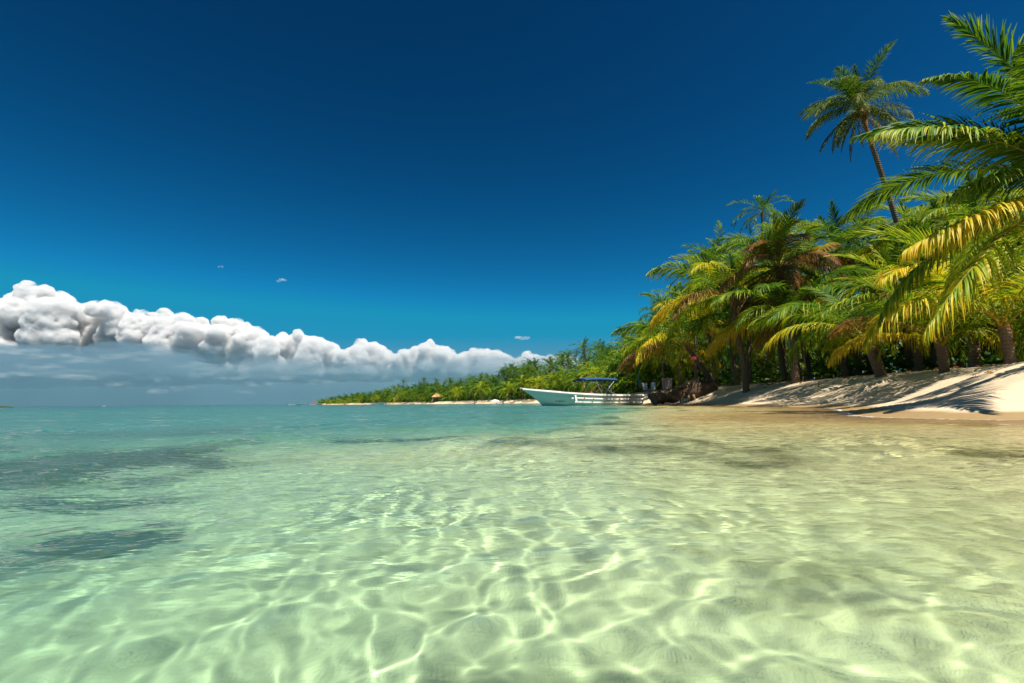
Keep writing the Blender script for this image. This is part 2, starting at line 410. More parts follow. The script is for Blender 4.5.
# frond kinds by starting elevation: (e0, droop, sag, vee, leaf)
KINDS = {'spear': (84, 22, 12, 34, .75), 'up': (68, 66, 34, 28, 1.05), 'mid': (46, 86, 72, 16, 1.25), 'low': (22, 84, 84, 6, 1.25), 'flat': (4, 66, 90, -2, 1.15), 'hang': (-28, 52, 80, 0, .9), 'dead': (-52, 32, 88, -20, .7)}
FR, FRB = {}, {}
for kn, (e0, dr_, sg_, ve_, lf_) in KINDS.items():
    FR[kn], FRB[kn] = [], []
    for v in range(3 if kn in ('up', 'mid', 'low', 'flat') else 2):
        mb = MB(); frond_arrays(mb, 100 + v * 7 + len(kn), L=5.0 if kn != 'spear' else 3.6, e0=e0 + (v - 1) * 4, droop=dr_ + (v - 1) * 9, sag=sg_, vee=ve_, leaf=lf_, sweep=(v - 1) * 16, ragged=.3 if kn == 'dead' else .04)
        FR[kn].append(mb.mesh('frond_' + kn)); FR[kn][-1].materials.append(LEAF)

def crown_mesh(seed, nf=22, quality=1, lean=0.0):
    'a whole crown in one mesh, for palms too far away to show single fronds'
    r = np.random.default_rng(seed); mb = MB()
    for i in range(nf):
        q = i / (nf - 1); az = i * 2.39996 + r.normal(0, .2)
        e0 = 82 - 105 * q**.9 + r.normal(0, 7)
        frond_arrays(mb, seed * 50 + i, L=r.uniform(4.2, 5.2) * (1 - .3 * (q < .12)), e0=e0, droop=np.interp(q, [0, .3, 1], [40, 90, 75]) * r.uniform(.8, 1.2), sag=np.interp(q, [0, 1], [25, 75]), vee=np.interp(q, [0, 1], [32, 0]),
                     nleaf=(34, 22)[quality], segs=(3, 2)[quality], leaf=1.0, wid=(.075, .12)[quality], fold=False, sweep=r.normal(0, 14), az=az, rk=(5, 3)[quality], ragged=.05)
    me = mb.mesh('palm_crown'); me.materials.append(LEAF); return me
CROWN_MID = [crown_mesh(s, 24, 0) for s in (1, 2, 3, 4)]
CROWN_FAR = [crown_mesh(s, 20, 1) for s in (11, 12, 13, 14, 15)]
def nut_mesh():
    bm = bmesh.new(); bmesh.ops.create_icosphere(bm, subdivisions=2, radius=.13)
    for v in bm.verts: v.co.z *= 1.25; v.co.x *= 1 + .12 * v.co.z / .13
    me = bpy.data.meshes.new('coconut'); bm.to_mesh(me); bm.free(); me.shade_smooth(); me.materials.append(NUT); return me
NUTM = nut_mesh()

def trunk_mesh(top, rad=.17, seed=0, bend=.25, bulge=1.45, k=14):
    r = np.random.default_rng(seed); top = np.asarray(top, float); H = np.linalg.norm(top)
    n = max(10, int(H * 5)); t = np.linspace(0, 1, n)
    side = np.array([top[0], top[1], 0.0])
    pts = t[:, None] * top[None] + (np.sin(t * math.pi) * -bend)[:, None] * side[None] + np.stack([np.sin(t * 5 + seed), np.cos(t * 4 + seed), 0 * t], -1) * .02 * H * .3 * (t * (1 - t))[:, None] * 4
    pts[0, 2] -= .25
    rr = rad * np.interp(t * H, [0, .25, .8, H], [bulge, bulge * .82, 1.15, .85])
    ringv = 1 + .035 * np.sin(np.arange(n) * 2.1 + seed)
    mb = MB(); mb.tube(pts, rr * ringv, k)
    # fibrous boots left by shed fronds just under the crown
    for i in range(14):
        a = i * 2.4; tt = 1 - .3 / H - (i / 14) * min(.5, .25 * H) / H
        p = np.array([np.interp(tt, t, pts[:, c]) for c in range(3)]); o = np.array([math.cos(a), math.sin(a), 0])
        L_ = .32; w = rad
        q = np.array([p + o * w * .55, p + o * w * .85 + [0, 0, .12], p + o * w * 1.1 + [0, 0, L_]])
        mb.tube(q, [.06, .05, .025], 5)
        mb.u[-1][:] = 1.0
    me = mb.mesh('palm_trunk'); me.materials.append(BARK); return me

def spread(nf, seed, lowest=-25, dryness=.12, highest=84):
    'list of (kind, azimuth, scale, dry, yellow) for a natural crown'
    r = np.random.default_rng(seed); out = []
    for i in range(nf):
        q = i / (nf - 1); az = i * 2.39996 + r.normal(0, .22)
        e = highest + (lowest - highest) * q ** .85
        kn = min(KINDS, key=lambda k: abs(KINDS[k][0] - e))
        dry = 0.0; yel = float(np.clip(r.normal(.27 + .36 * q, .15), 0, 1))
        if q > .7 and r.random() < dryness * 2.5: dry = r.uniform(.5, 1)
        if q > .45 and r.random() < .25: yel = r.uniform(.6, .95)
        out.append((kn, az, r.uniform(.85, 1.1) * (.85 + .15 * min(1, q * 4)), dry, yel))
    return out

def palm(base, crown, label, fronds, seed=0, rad=.17, scale=1.0, nuts=0, bend=.2, group=None, bulge=1.45, extra=()):
    base, crown = Vector(base), Vector(crown)
    t = thing('coconut_palm', label, 'palm tree', base, 0, group)
    top = crown - base
    link('trunk', trunk_mesh(top, rad, seed, bend, bulge), None, t)
    r = random.Random(seed)
    for kn, az, sc, dry, yel in list(fronds) + list(extra):
        var = FR[kn][r.randrange(len(FR[kn]))]
        o = bpy.data.objects.new('frond', var); C.objects.link(o); o.parent = t
        o.location = top + Vector((-math.sin(az) * .06, math.cos(az) * .06, r.uniform(-.18, .05)))
        o.rotation_euler = (r.gauss(0, .05), r.gauss(0, .12), az); o.scale = (sc * scale,) * 3
        o.color = (dry, yel, 0, 1)
    for i in range(nuts):
        a = i * 2.4 + seed
        o = bpy.data.objects.new('coconut', NUTM); C.objects.link(o); o.parent = t
        o.location = top + Vector((math.cos(a) * .3, math.sin(a) * .3, -.22 - .1 * (i % 3))); o.rotation_euler = (r.uniform(-.5, .5), r.uniform(-.5, .5), a)
    return t

def simple_palm(base, H, crown_me, label, group, seed, scale=1.0, rad=.16, lean=None, tone=(0, .2)):
    r = random.Random(seed)
    t = thing('coconut_palm', label, 'palm tree', base, 0, group)
    lean = lean if lean is not None else (r.gauss(0, .10) * H, r.gauss(0, .10) * H)
    top = (lean[0], lean[1], H)
    key = (round(H), seed % 5)
    link('trunk', trunk_mesh(top, rad, seed, .2, 1.5, 8), None, t)
    o = bpy.data.objects.new('crown', crown_me); C.objects.link(o); o.parent = t
    o.location = top; o.rotation_euler = (r.gauss(0, .12), r.gauss(0, .12), r.uniform(0, 6.28)); o.scale = (scale,) * 3
    o.color = (tone[0], tone[1], 0, 1)
    return t
def gpt(px, Y):
    'point on the sand seen in column px at depth Y'
    d = ray(px, 400); X = d.x * Y / d.y
    return Vector((X, Y, gz(X, Y)))

# ---------------------------------------------------------------- front palms, one by one: (base px, base Y), crown pixel and depth
def front(bpx, bY, cpx, cpy, cY, label, nf=20, seed=1, rad=.17, scale=1.0, lowest=-25, nuts=0, dryness=.12, bend=.2, bulge=1.45, extra=(), clear=R(185), highest=84):
    b = gpt(bpx, bY); b.z -= .03
    fl = [q for q in spread(nf, seed, lowest, dryness, highest) if not (q[0] in ('low', 'flat', 'hang', 'dead') and math.cos(q[1] - clear) > .45)]
    return palm(b, at(cpx, cpy, cY), label, fl, seed, rad, scale, nuts, bend, None, bulge, extra)
# ---------------------------------------------------------------- clouds: lumped bodies far out over the sea, lit by the sun
def cloud_material(dens, c=(.90, .905, .915, 1), scale=None, lo=.4, hi=.6, rate=1.0, detail=3):
    m = N('cloud')
    ins = {'Color': c, 'Density': dens, 'Anisotropy': 0.0}
    if scale:
        P = m.n('Mapping', {0: m.pos(), 3: scale}).outputs[0]
        nz = m.noise(P, 1.0, detail, .62).outputs[0]
        ins['Density'] = m.n('MapRange', {0: nz, 1: lo, 2: hi, 3: 0.0, 4: dens}).outputs[0]
    v = m.n('VolumePrincipled', ins)
    m.t.links.new(v.outputs[0], m.out.inputs[1])
    m.m.cycles.homogeneous_volume = not scale; m.m.cycles.volume_step_rate = rate
    return m.m
CLOUD = cloud_material(.05, (.885, .89, .90, 1), (1 / 110, 1 / 110, 1 / 80), .38, .60, .06, 4)
DECK = cloud_material(.0065, (.25, .39, .49, 1), (1 / 240, 1 / 240, 1 / 45), .40, .62, .05, 4)  # dark blue-grey albedo paints in the shade of the cloud base
ROWS = cloud_material(.0028, (.62, .70, .76, 1), (1 / 300, 1 / 300, 1 / 50), .40, .58, .03, 4)  # blue-grey albedo carries the shade of the undersides
HAZE = cloud_material(.0006, (.20, .37, .47, 1))  # low albedo darkens this haze as though the deck shaded it
WISP = cloud_material(.01)
STREAK = cloud_material(.0065, (.74, .76, .78, 1), (1 / 40, 1 / 40, 1 / 8), .42, .66, .15, 4)
def ico(sub):
    bm = bmesh.new(); bmesh.ops.create_icosphere(bm, subdivisions=sub, radius=1)
    v = np.array([q.co[:] for q in bm.verts]); f = np.array([[q.index for q in t.verts] for t in bm.faces]); bm.free(); return v, f
ICO = ico(2)
def cloud(name, blobs, voxel, amp, seed, label, mat_=None, flat=.9):
    'blobs: (x, y, z, rx, ry, rz); fused by a voxel remesh, then roughened in three sizes'
    V, F, n = [], [], 0
    for b in blobs:
        V.append(ICO[0] * np.array(b[3:]) + np.array(b[:3])); F.append(ICO[1] + n); n += len(ICO[0])
    tmp = bpy.data.objects.new('tmp', mesh_np('tmp', np.concatenate(V), np.concatenate(F))); C.objects.link(tmp)
    md = tmp.modifiers.new('r', 'REMESH'); md.mode = 'VOXEL'; md.voxel_size = voxel
    dg = bpy.context.evaluated_depsgraph_get(); me = bpy.data.meshes.new_from_object(tmp.evaluated_get(dg))
    bpy.data.objects.remove(tmp)
    nv = len(me.vertices); co = np.empty(nv * 3, np.float32); me.vertices.foreach_get('co', co); co = co.reshape(-1, 3)
    for sc, a in ((12, .9), (5.5, .75), (2.6, .5), (1.4, .2)):
        no = np.empty(nv * 3, np.float32); me.vertices.foreach_get('normal', no); no = no.reshape(-1, 3)
        S = 1 / (voxel * sc)
        dsp = np.array([1 - 2.2 * abs(mnoise.noise(Vector((float(c[0]) * S + seed, float(c[1]) * S, float(c[2]) * S * 1.3)))) for c in co]) * a * amp
        co = co + no * dsp[:, None] * np.array([1, 1, flat]); me.vertices.foreach_set('co', co.ravel()); me.update()
    tmp = bpy.data.objects.new('tmp', me); C.objects.link(tmp)      # heal the folds the roughening made
    md = tmp.modifiers.new('r', 'REMESH'); md.mode = 'VOXEL'; md.voxel_size = voxel * .9
    dg = bpy.context.evaluated_depsgraph_get(); me2 = bpy.data.meshes.new_from_object(tmp.evaluated_get(dg))
    bpy.data.objects.remove(tmp); me = me2
    me.shade_smooth(); print(name, nv)
    me.materials.clear()
    o = link(name, me, mat_ or CLOUD); 
    if label: tag(o, label, 'cloud')
    else: o['kind'] = 'stuff'
    return o
def cpx(px, py, D): return at(px, py, D)
TOP = np.array([(-200, 305), (-100, 296), (-60, 303), (0, 298), (10, 292), (25, 288), (40, 286), (52, 290), (62, 294), (70, 300), (80, 306), (92, 303), (106, 300), (118, 306), (140, 310), (155, 313), (172, 310), (190, 318), (208, 322), (225, 320), (243, 320), (250, 328), (262, 333), (280, 337), (298, 334), (315, 336), (325, 347), (345, 352), (360, 345), (372, 343), (384, 352), (395, 357), (412, 350), (430, 344), (445, 350), (455, 357), (470, 353), (485, 350), (500, 354), (512, 361), (530, 355), (548, 359), (562, 357), (580, 364), (640, 372), (720, 380)], float)
TOP[:, 1] += np.interp(TOP[:, 0], [0, 230, 340], [8, 5, 0])
cr = random.Random(3)
bl = []
px = -200.0
while px < 720:
    top = float(np.interp(px, TOP[:, 0], TOP[:, 1])); h = 376 - top
    if h < 6: px += 5; continue
    rad = cr.uniform(.06, .16) * h + 1.8
    y = top + rad * .95; D = 4200 + cr.uniform(-150, 250)
    while y < 374:
        c = cpx(px + cr.uniform(-3, 3), y, D); s_ = D / F_PX
        bl.append((c.x, c.y, c.z, rad * s_ * cr.uniform(1, 1.8), rad * s_ * 1.3, rad * s_ * cr.uniform(.75, 1.0)))
        y += rad * 1.0; D += cr.uniform(-.25, 1.15) * rad * s_ * 1.2; rad = min(rad * cr.uniform(.95, 1.35), 15)
    px += max(3.0, rad * .55)
for i in range(150):                      # small towers standing out of the top
    p = cr.uniform(-180, 600); top = float(np.interp(p, TOP[:, 0], TOP[:, 1])); h = 376 - top; r_ = cr.uniform(.05, .11) * h + 1.2
    c = cpx(p, top + r_ * cr.uniform(-.35, .9), 4250 + cr.uniform(-120, 200)); s_ = 4200 / F_PX
    bl.append((c.x, c.y, c.z, r_ * s_, r_ * s_, r_ * s_ * cr.uniform(.9, 1.3)))
px = -200.0
while px < 700:                           # the thick body behind the lumps
    top = float(np.interp(px, TOP[:, 0], TOP[:, 1])); h = 376 - top
    if h > 8:
        for q in (.34, .5, .66, .84):
            c = cpx(px + cr.uniform(-4, 4), top + h * q, 4520 + cr.uniform(-30, 30) + 120 * q); s_ = 4520 / F_PX; rad = h * .29 + 1.5
            bl.append((c.x, c.y, c.z, rad * s_ * 1.5, rad * s_, rad * s_))
    px += 7
cloud('cloud', bl, 10, 15, 3, 'long bank of white heaped clouds rising to the left above the sea')
def slab(name, x0, x1, y0, y1, z0, z1, mat_):
    bm = bmesh.new(); bmesh.ops.create_cube(bm, size=1, matrix=Matrix.Translation(((x0 + x1) / 2, (y0 + y1) / 2, (z0 + z1) / 2)) @ Matrix.Diagonal((x1 - x0, y1 - y0, z1 - z0, 1)))
    me = bpy.data.meshes.new(name); bm.to_mesh(me); bm.free(); return link(name, me, mat_)
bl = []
for i in range(260):                      # flat deck under the heaped part, its shade put into the albedo
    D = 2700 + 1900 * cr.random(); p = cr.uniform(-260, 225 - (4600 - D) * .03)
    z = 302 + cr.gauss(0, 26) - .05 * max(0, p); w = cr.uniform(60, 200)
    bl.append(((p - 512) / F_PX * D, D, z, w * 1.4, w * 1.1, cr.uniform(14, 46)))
cloud('cloud', bl, 13, 13, 9, 'flat cloud deck tinted dark as a shaded base at the left edge below the heaped bank', DECK, .7)
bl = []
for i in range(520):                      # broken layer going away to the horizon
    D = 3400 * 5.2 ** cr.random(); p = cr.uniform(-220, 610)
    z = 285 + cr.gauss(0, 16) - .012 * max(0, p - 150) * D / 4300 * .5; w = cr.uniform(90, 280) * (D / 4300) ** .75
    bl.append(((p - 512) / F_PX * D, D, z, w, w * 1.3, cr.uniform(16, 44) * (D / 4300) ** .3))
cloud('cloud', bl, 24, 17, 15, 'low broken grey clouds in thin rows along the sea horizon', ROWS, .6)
o = slab('shade_toned_haze', -22000, 6000, 1900, 22000, 4, 262, HAZE); o['kind'] = 'stuff'
bl = []
for (p, y, w) in ((20, 352, 26), (52, 356, 22), (88, 360, 18), (120, 357, 24), (142, 354, 16), (38, 366, 20), (160, 379, 9), (118, 385, 14), (205, 374, 14), (232, 378, 12), (185, 388, 10), (262, 384, 12), (70, 376, 22), (290, 378, 10), (10, 374, 18), (245, 392, 8), (320, 382, 10), (345, 372, 12), (150, 392, 12)):
    for k in range(7):
        D = 1820 + cr.uniform(-30, 30); c = cpx(p + cr.uniform(-w, w), y + cr.gauss(0, .9), D); s_ = D / F_PX
        bl.append((c.x, c.y, c.z, w * s_ * cr.uniform(.2, .6), w * s_ * .3, s_ * cr.uniform(.4, 1.3)))
cloud('cloud_streaks', bl, 3.2, 5, 23, '', STREAK, .7)
for (p, y, w, lab) in ((282, 280, 4, 'tiny faint wisp of cloud high above the cloud bank'), (523, 338, 6, 'small thin white cloud wisp above the far palms'), (220, 267, 2, 'tiniest cloud wisp alone in blue sky left of the other wisps')):
    D = 3500; s_ = D / F_PX
    bl = [(*cpx(p + cr.uniform(-w, w), y + cr.gauss(0, .7), D + cr.uniform(-20, 20)), cr.uniform(.3, .6) * w * s_, cr.uniform(.3, .6) * w * s_, w * .12 * s_) for _ in range(7)]
    cloud('cloud', bl, 4, 3.5, p, lab, WISP)
front(797, 26.0, 793, 316, 25.6, 'short upright coconut palm with straight ringed trunk rising at the sand edge', 17, 3, .17, 1.05, 4, 0, .2, highest=52)
front(884, 20.0, 864, 334, 19.6, 'squat thick-trunked coconut palm leaning left with rusty fibre under its crown', 15, 4, .19, .95, 10, 0, .1, .1, 1.25, highest=62)
front(948, 16.0, 940, 340, 15.6, 'stocky coconut palm with stem-bases fanning from near the ground in shade', 12, 5, .13, .8, 28, 0, .05, .1, 1.2, highest=78)
front(1016, 14.0, 1002, 322, 13.8, 'coconut palm in deep shade at right edge with pale green frond stalks', 13, 6, .12, .9, 22, 0, .05, .1, 1.3, highest=78)
front(716, 36.0, 683, 342, 34.5, 'coconut palm leaning left over the driftwood with red sign on trunk', 20, 7, .18, 1.2, 0, 0, .2, .05, clear=R(-120), highest=66)
front(747, 29.0, 731, 296, 28.0, 'coconut palm with yellowing fronds and bare trunk left of the straight one', 18, 8, .16, 1.05, 8, 0, .1, .15)
# tallest palm
tb = gpt(940, 24.0)
tf = [('spear', 0.3, .9, 0, .1), ('spear', 2.6, .85, 0, .15), ('up', 1.3, .8, 0, .15), ('up', 3.4, .85, 0, .2), ('up', 5.2, .8, 0, .2), ('up', 6.1, .75, .1, .3), ('mid', -.6, .85, .15, .4), ('mid', 2.1, .85, .1, .3), ('mid', 1.2, .8, .15, .35), ('mid', 4.4, .85, .1, .45), ('low', 1.75, .9, .2, .45), ('low', -1.5, .8, .35, .6), ('low', -.2, .8, .2, .5), ('low', 3.2, .85, .3, .5), ('flat', 1.45, .85, .35, .45), ('flat', 2.5, .9, .3, .4), ('flat', -1.2, .7, .6, .5), ('hang', 1.2, .8, .5, .3), ('hang', 1.9, .85, .4, .35), ('hang', 3.3, .8, .4, .4), ('dead', .3, .7, .7, .4), ('dead', 2.2, .75, .6, .3), ('dead', -1.7, .85, 1, .4), ('flat', 4.9, .8, .3, .5)]
palm(tb, at(860, 108, 23.0), 'tallest coconut palm, thin bent trunk rising above all others against blue sky', [(k, a, s_, d * .55, y * .5) for k, a, s_, d, y in tf + [(k, a + 1.1, s_ * .95, d, y) for k, a, s_, d, y in tf[2:22:2]]], 12, .125, .73, 7, .05)
# near palm whose fronds reach in from the right edge
nb = Vector((10.6, 8.8, gz(10.6, 8.8)))
hero = [(72, 80, 34, 4.0, 34, 24, .15, .75), (96, 66, 86, 3.75, 55, 10, .12, .62), (84, 44, 58, 3.1, 50, 8, .22, .58), (91, 35, 52, 3.85, 70, 2, .42, .95), (97, -13, 15, 4.0, 76, 0, .74, .9), (100, -26, 24, 4.7, 78, 0, .58, .95),  
        (48, 58, 60, 4.0, 45, 14, .1, .7), (122, 52, 56, 3.4, 50, 10, .15, .65), (97, 8, 42, 2.9, 66, 2, .3, .7), (140, 30, 80, 4.4, 55, 12, .3, .7), (30, 40, 80, 4.3, 50, 16, .2, .7), (185, 10, 70, 4.4, 60, 6, .3, .7), (230, 50, 85, 4.4, 50, 16, .2, .7), (270, 20, 80, 4.4, 60, 10, .3, .7), (310, 40, 85, 4.4, 50, 16, .2, .7), (350, 5, 70, 4.4, 66, 6, .4, .7), (40, -10, 60, 4.0, 70, 4, .3, .7)]
ct = at(1084, 182, 8.2)
hp = palm(nb, ct, 'nearest coconut palm reaching large green and yellow fronds in from the right edge', [], 13, .15, .95, 5, .15)
for i, (az, e0, dp, L_, sg, ve, yl, lf) in enumerate(hero):
    mb = MB(); frond_arrays(mb, 900 + i, L=L_, e0=e0, droop=dp, nleaf=124, segs=5, leaf=lf, wid=.043, sag=sg, vee=ve, ragged=.02, rk=7, pet=.14)
    o = link('frond', mb.mesh('hero_frond'), LEAF, hp); o.location = ct - nb; o.rotation_euler = (0, 0, R(az)); o.color = (0, yl, 0, 1)
# crowns of the grove standing just behind them (crown pixel, depth)
grove = [(726, 306, 36, 'coconut palm with drooping green crown at the left shoulder of the near grove', .25), (765, 284, 32, 'coconut palm behind the rust-brown one, its own low fronds dead too', .2),
         (842, 256, 30, 'coconut palm with a broad upright dark green fan left of the tall trunk', .1), (945, 252, 24, 'coconut palm crown behind the near fronds, right of the tall trunk', .12), (992, 240, 21, 'coconut palm crown mostly hidden behind the nearest fronds', .15),
         (676, 350, 50, 'bright coconut palm with low arching fronds above the white boat stern', .35), (652, 358, 60, 'coconut palm at the low left end of the near grove', .3), (822, 312, 28, 'coconut palm with arching yellow-green fronds right of the straight trunk', .45), (908, 298, 22, 'coconut palm filling the middle between squat palm and tall trunk', .3), (706, 322, 42, 'coconut palm with yellowing outer fronds above the leaning signed palm', .55), (778, 268, 27.5, 'coconut palm with rust-brown dead skirt hanging in the middle of the grove', .3), (884, 276, 27, 'dark green coconut palm right behind the foot of the tallest trunk', .05), (962, 232, 27, 'dark coconut palm topping the grove between tallest trunk and nearest fronds', .05), (912, 250, 30, 'coconut palm of the rear row just right of the tallest trunk', .1)]
for i, (px, py, Y, lab, yl) in enumerate(grove):
    c = at(px, py, Y); bx, by = c.x + rnd.uniform(.2, 1.0), c.y + rnd.uniform(-.5, 1.0)
    fr_ = spread(20, 40 + i, -8, .3 if i in (1, 10) else .12)
    fr_ = [(k, a, s_, d, min(1, max(0, y_ + yl - .25))) for k, a, s_, d, y_ in fr_]
    if i in (1, 10): fr_ = [q for q in fr_ if q[0] in ('spear', 'up') or (q[0] == 'mid' and math.cos(q[1]) > -.3)]
    if i in (1, 10): fr_ += [('hang', a_, .9, 1, .3) for a_ in (.8, 1.7, 2.3, 2.9, 3.4, 4.2)] + [('dead', a_, 1.0, 1, .3) for a_ in (1.2, 2.1, 2.6, 3.1, 3.6, 4.0)]
    if i == 10: fr_ += [(k_, a_, .85, .95, .3) for k_, a_ in (('low', 2.3), ('flat', 2.8), ('low', 3.3), ('mid', 3.0), ('flat', 3.9), ('low', 4.3), ('flat', 1.7), ('mid', 2.2))]
    palm((bx, by, gz(bx, by) - .05), c, lab, fr_, 60 + i, .16, 1.0, 0, .2)
# ---------------------------------------------------------------- palms massed behind, out to the far point
SIL = np.array([(300, 402), (320, 399.5), (340, 396), (380, 391), (400, 387), (440, 384), (480, 376), (500, 372), (520, 366), (560, 359), (590, 353), (612, 343), (640, 334), (665, 308), (690, 278), (720, 252), (760, 224), (840, 214), (880, 226), (905, 214), (930, 196), (1024, 170), (1200, 160)], float)
def px_of(x, y): return W_PX / 2 + F_PX * x / (y * math.cos(PITCH))
def sil_z(x, y):
    p = px_of(x, y); c = at(p, np.interp(p, SIL[:, 0], SIL[:, 1]), y); return c.z
fr_rng = random.Random(5)
# near grove
n_near = 0
spots = []
tries = 0
while len(spots) < 72 and tries < 6000:
    tries += 1
    Y = fr_rng.uniform(11, 75); X = fr_rng.uniform(8, 62)
    p = px_of(X, Y)
    if p > 1300 or p < 600: continue
    s_ = float(inland(np.array([X]), np.array([Y]))[0])
    if s_ < 4.8 or s_ > 26 or (s_ < 9 and fr_rng.random() < .6) or (Y < 39 and p < 745) or (Y < 29 and p < 830): continue
    if any((X - a) ** 2 + (Y - b) ** 2 < 5.2 for a, b in spots): continue
    spots.append((X, Y))
for i, (X, Y) in enumerate(spots):
    zb = gz(X, Y); top = sil_z(X, Y) - zb - 3.6
    if top < .5: top = .5
    H = min(top, fr_rng.choice((2.6, 3.4, 4, 5, 6, 8, 10, 12)))
    if H > top - 1: H = max(.5, top * fr_rng.uniform(.8, 1.0))
    short = H < 1.6
    simple_palm((X, Y, zb - .05), max(.5, H), CROWN_MID[i % 4],
                'young coconut palm with fronds near the ground in the dark grove behind the beach' if short else 'coconut palm massed in the shaded grove behind the front palms',
                'young palms in the near grove' if short else 'palms of the near grove', 300 + i, fr_rng.uniform(.8, 1.08), .14, None, (fr_rng.choice((0, 0, 0, .12)), fr_rng.uniform(.05, .5)))
# far shore
seg = np.linalg.norm(np.diff(COAST_S, axis=0), axis=1)
cl = np.concatenate([[0], seg.cumsum()])
i0 = int(np.argmin(np.hypot(COAST_S[:, 0] - 9.4, COAST_S[:, 1] - 58))); i1 = int(np.argmin(np.hypot(COAST_S[:, 0] + 174, COAST_S[:, 1] - 426)))
d = cl[i0]; n_far = 0
while d < cl[i1]:
    c0 = np.array([np.interp(d, cl, COAST_S[:, 0]), np.interp(d, cl, COAST_S[:, 1])])
    c1 = np.array([np.interp(d + 2, cl, COAST_S[:, 0]), np.interp(d + 2, cl, COAST_S[:, 1])])
    tg = (c1 - c0) / 2; inl = np.array([tg[1], -tg[0]])
    near_tip = np.interp(c0[1], [380, 425], [1, .45])
    for row, off in enumerate((5.5, 11, 18, 27) if c0[1] < 230 else (3.4, 7, 13, 21)):
        if row == 3 and fr_rng.random() < .3: continue
        q = c0 + inl * (off + fr_rng.uniform(-2, 2)) + tg * fr_rng.uniform(-2.5, 2.5)
        X, Y = q
        if inland(np.array([X]), np.array([Y]))[0] < 1.8: continue
        zb = gz(X, Y); top = max(1.2, sil_z(X, Y) - zb - 1.6)
        H = top * (fr_rng.uniform(.12, .55), fr_rng.uniform(.4, .85), fr_rng.uniform(.75, 1.05), fr_rng.uniform(.85, 1.12))[row]
        yl = fr_rng.uniform(.05, .55) if row == 0 else fr_rng.uniform(-.15, .3)
        simple_palm((X, Y, zb - .1), max(.6, H), CROWN_FAR[n_far % 5], 'coconut palm in the dense grove lining the distant shore', 'palms of the distant shore', 600 + n_far, fr_rng.uniform(.9, 1.25), .16, None, (0, yl))
        n_far += 1
    d += np.interp(c0[1], [60, 430], [4.6, 9.0])
# a few that stand clear of the canopy
for i, (p, py, Y, lab) in enumerate([(587, 349, 104, 'lone coconut palm standing clear of the canopy above the blue boat canopy'), (404, 383, 320, 'leftmost taller palm rising over the distant grove'), (424, 381, 300, 'taller palm second from left over the distant grove'), (436, 382, 292, 'tall palm in the loose row over the distant grove'), (449, 380.5, 285, 'rightmost of the loose row of tall palms over the distant grove'), (501, 373, 205, 'dark-crowned tall palm above the white sand spit')]):
    c = at(p, py, Y); zb = gz(c.x, Y)
    simple_palm((c.x, Y, zb - .1), c.z - zb, CROWN_FAR[i % 5], lab, None, 900 + i, .85, .17, (0.3 * i - .6, 0), (0, .12))
print('palms', len(spots), n_far)

# undergrowth and the wood behind: nobody could count it
def leaf_cloud(name, pts, size, seed, mat_, tone):
    r = np.random.default_rng(seed); n = len(pts)
    d1 = r.normal(size=(n, 3)); d1[:, 2] = np.abs(d1[:, 2]) * (.12 if name == 'leaf_litter' else .5); d1 /= np.linalg.norm(d1, axis=1)[:, None]
    d2 = np.cross(d1, r.normal(size=(n, 3))); d2 /= np.linalg.norm(d2, axis=1)[:, None]
    L = (size * r.uniform(.5, 1.4, n))[:, None]; Wd = L * r.uniform(.12, .3, n)[:, None]
    droop = np.zeros((n, 3)); droop[:, 2] = -.05 if name == 'leaf_litter' else -.25
    v = np.stack([pts, pts + d1 * L * .5 + d2 * Wd, pts + d1 * L + droop * L, pts + d1 * L * .5 - d2 * Wd], 1).reshape(-1, 3)
    f = np.arange(n * 4).reshape(-1, 4)
    me = mesh_np(name, v, f, False)
    attr(me, 'u', np.tile([.2, .5, .8, .5], n)); attr(me, 'r', np.repeat(r.random(n), 4))
    o = link(name, me, mat_); o.color = (*tone, 0, 1); o['kind'] = 'stuff'; return o
r = np.random.default_rng(77)
n = 26000
Y = r.uniform(10, 72, n); X = r.uniform(9, 85, n)
s_ = inland(X, Y)
lim = np.interp(s_, [7, 11, 30], [.6, 2.2, 5.5]) * (0.45 + .9 * np.clip(vnoise(X, Y, .35, 51, 2) + .4, 0, 1))
k = (s_ > 8.0) & (s_ < 34) & (px_of(X, Y) < 1350) & (px_of(X, Y) > 590)
X, Y, lim = X[k], Y[k], lim[k]
Z = height(X, Y)[0] + lim * r.random(len(X)) ** .8
leaf_cloud('undergrowth', np.stack([X, Y, Z], -1), .6, 1, LEAF, (0.0, -.35))
n = 90000
dd = r.uniform(cl[i0], cl[i1], n)
cx_, cy_ = np.interp(dd, cl, COAST_S[:, 0]), np.interp(dd, cl, COAST_S[:, 1])
tx, ty = np.interp(dd + 2, cl, COAST_S[:, 0]) - cx_, np.interp(dd + 2, cl, COAST_S[:, 1]) - cy_
off = r.uniform(4.5, 34, n)
X, Y = cx_ + ty / 2 * off, cy_ - tx / 2 * off
s_ = inland(X, Y)
k = s_ > 3.8
X, Y, s_ = X[k], Y[k], s_[k]
P_ = px_of(X, Y)
zt_ = CAM_H + (402.9 - 0.0093 * (P_ - 512) - np.interp(P_, SIL[:, 0], SIL[:, 1])) / F_PX * Y
lump = .6 + .5 * np.clip(vnoise(X, Y, .16, 52, 3) + .3, 0, 1)
hmax = np.clip((zt_ - 1.5) * np.interp(s_, [4, 9, 18], [.25, .55, .85]) * lump, .6, None)
Z = 1.2 + hmax * (1 - r.random(len(X)) ** 1.6)
leaf_cloud('distant_wood', np.stack([X, Y, Z], -1), .9, 2, LEAF, (0.0, -.3))

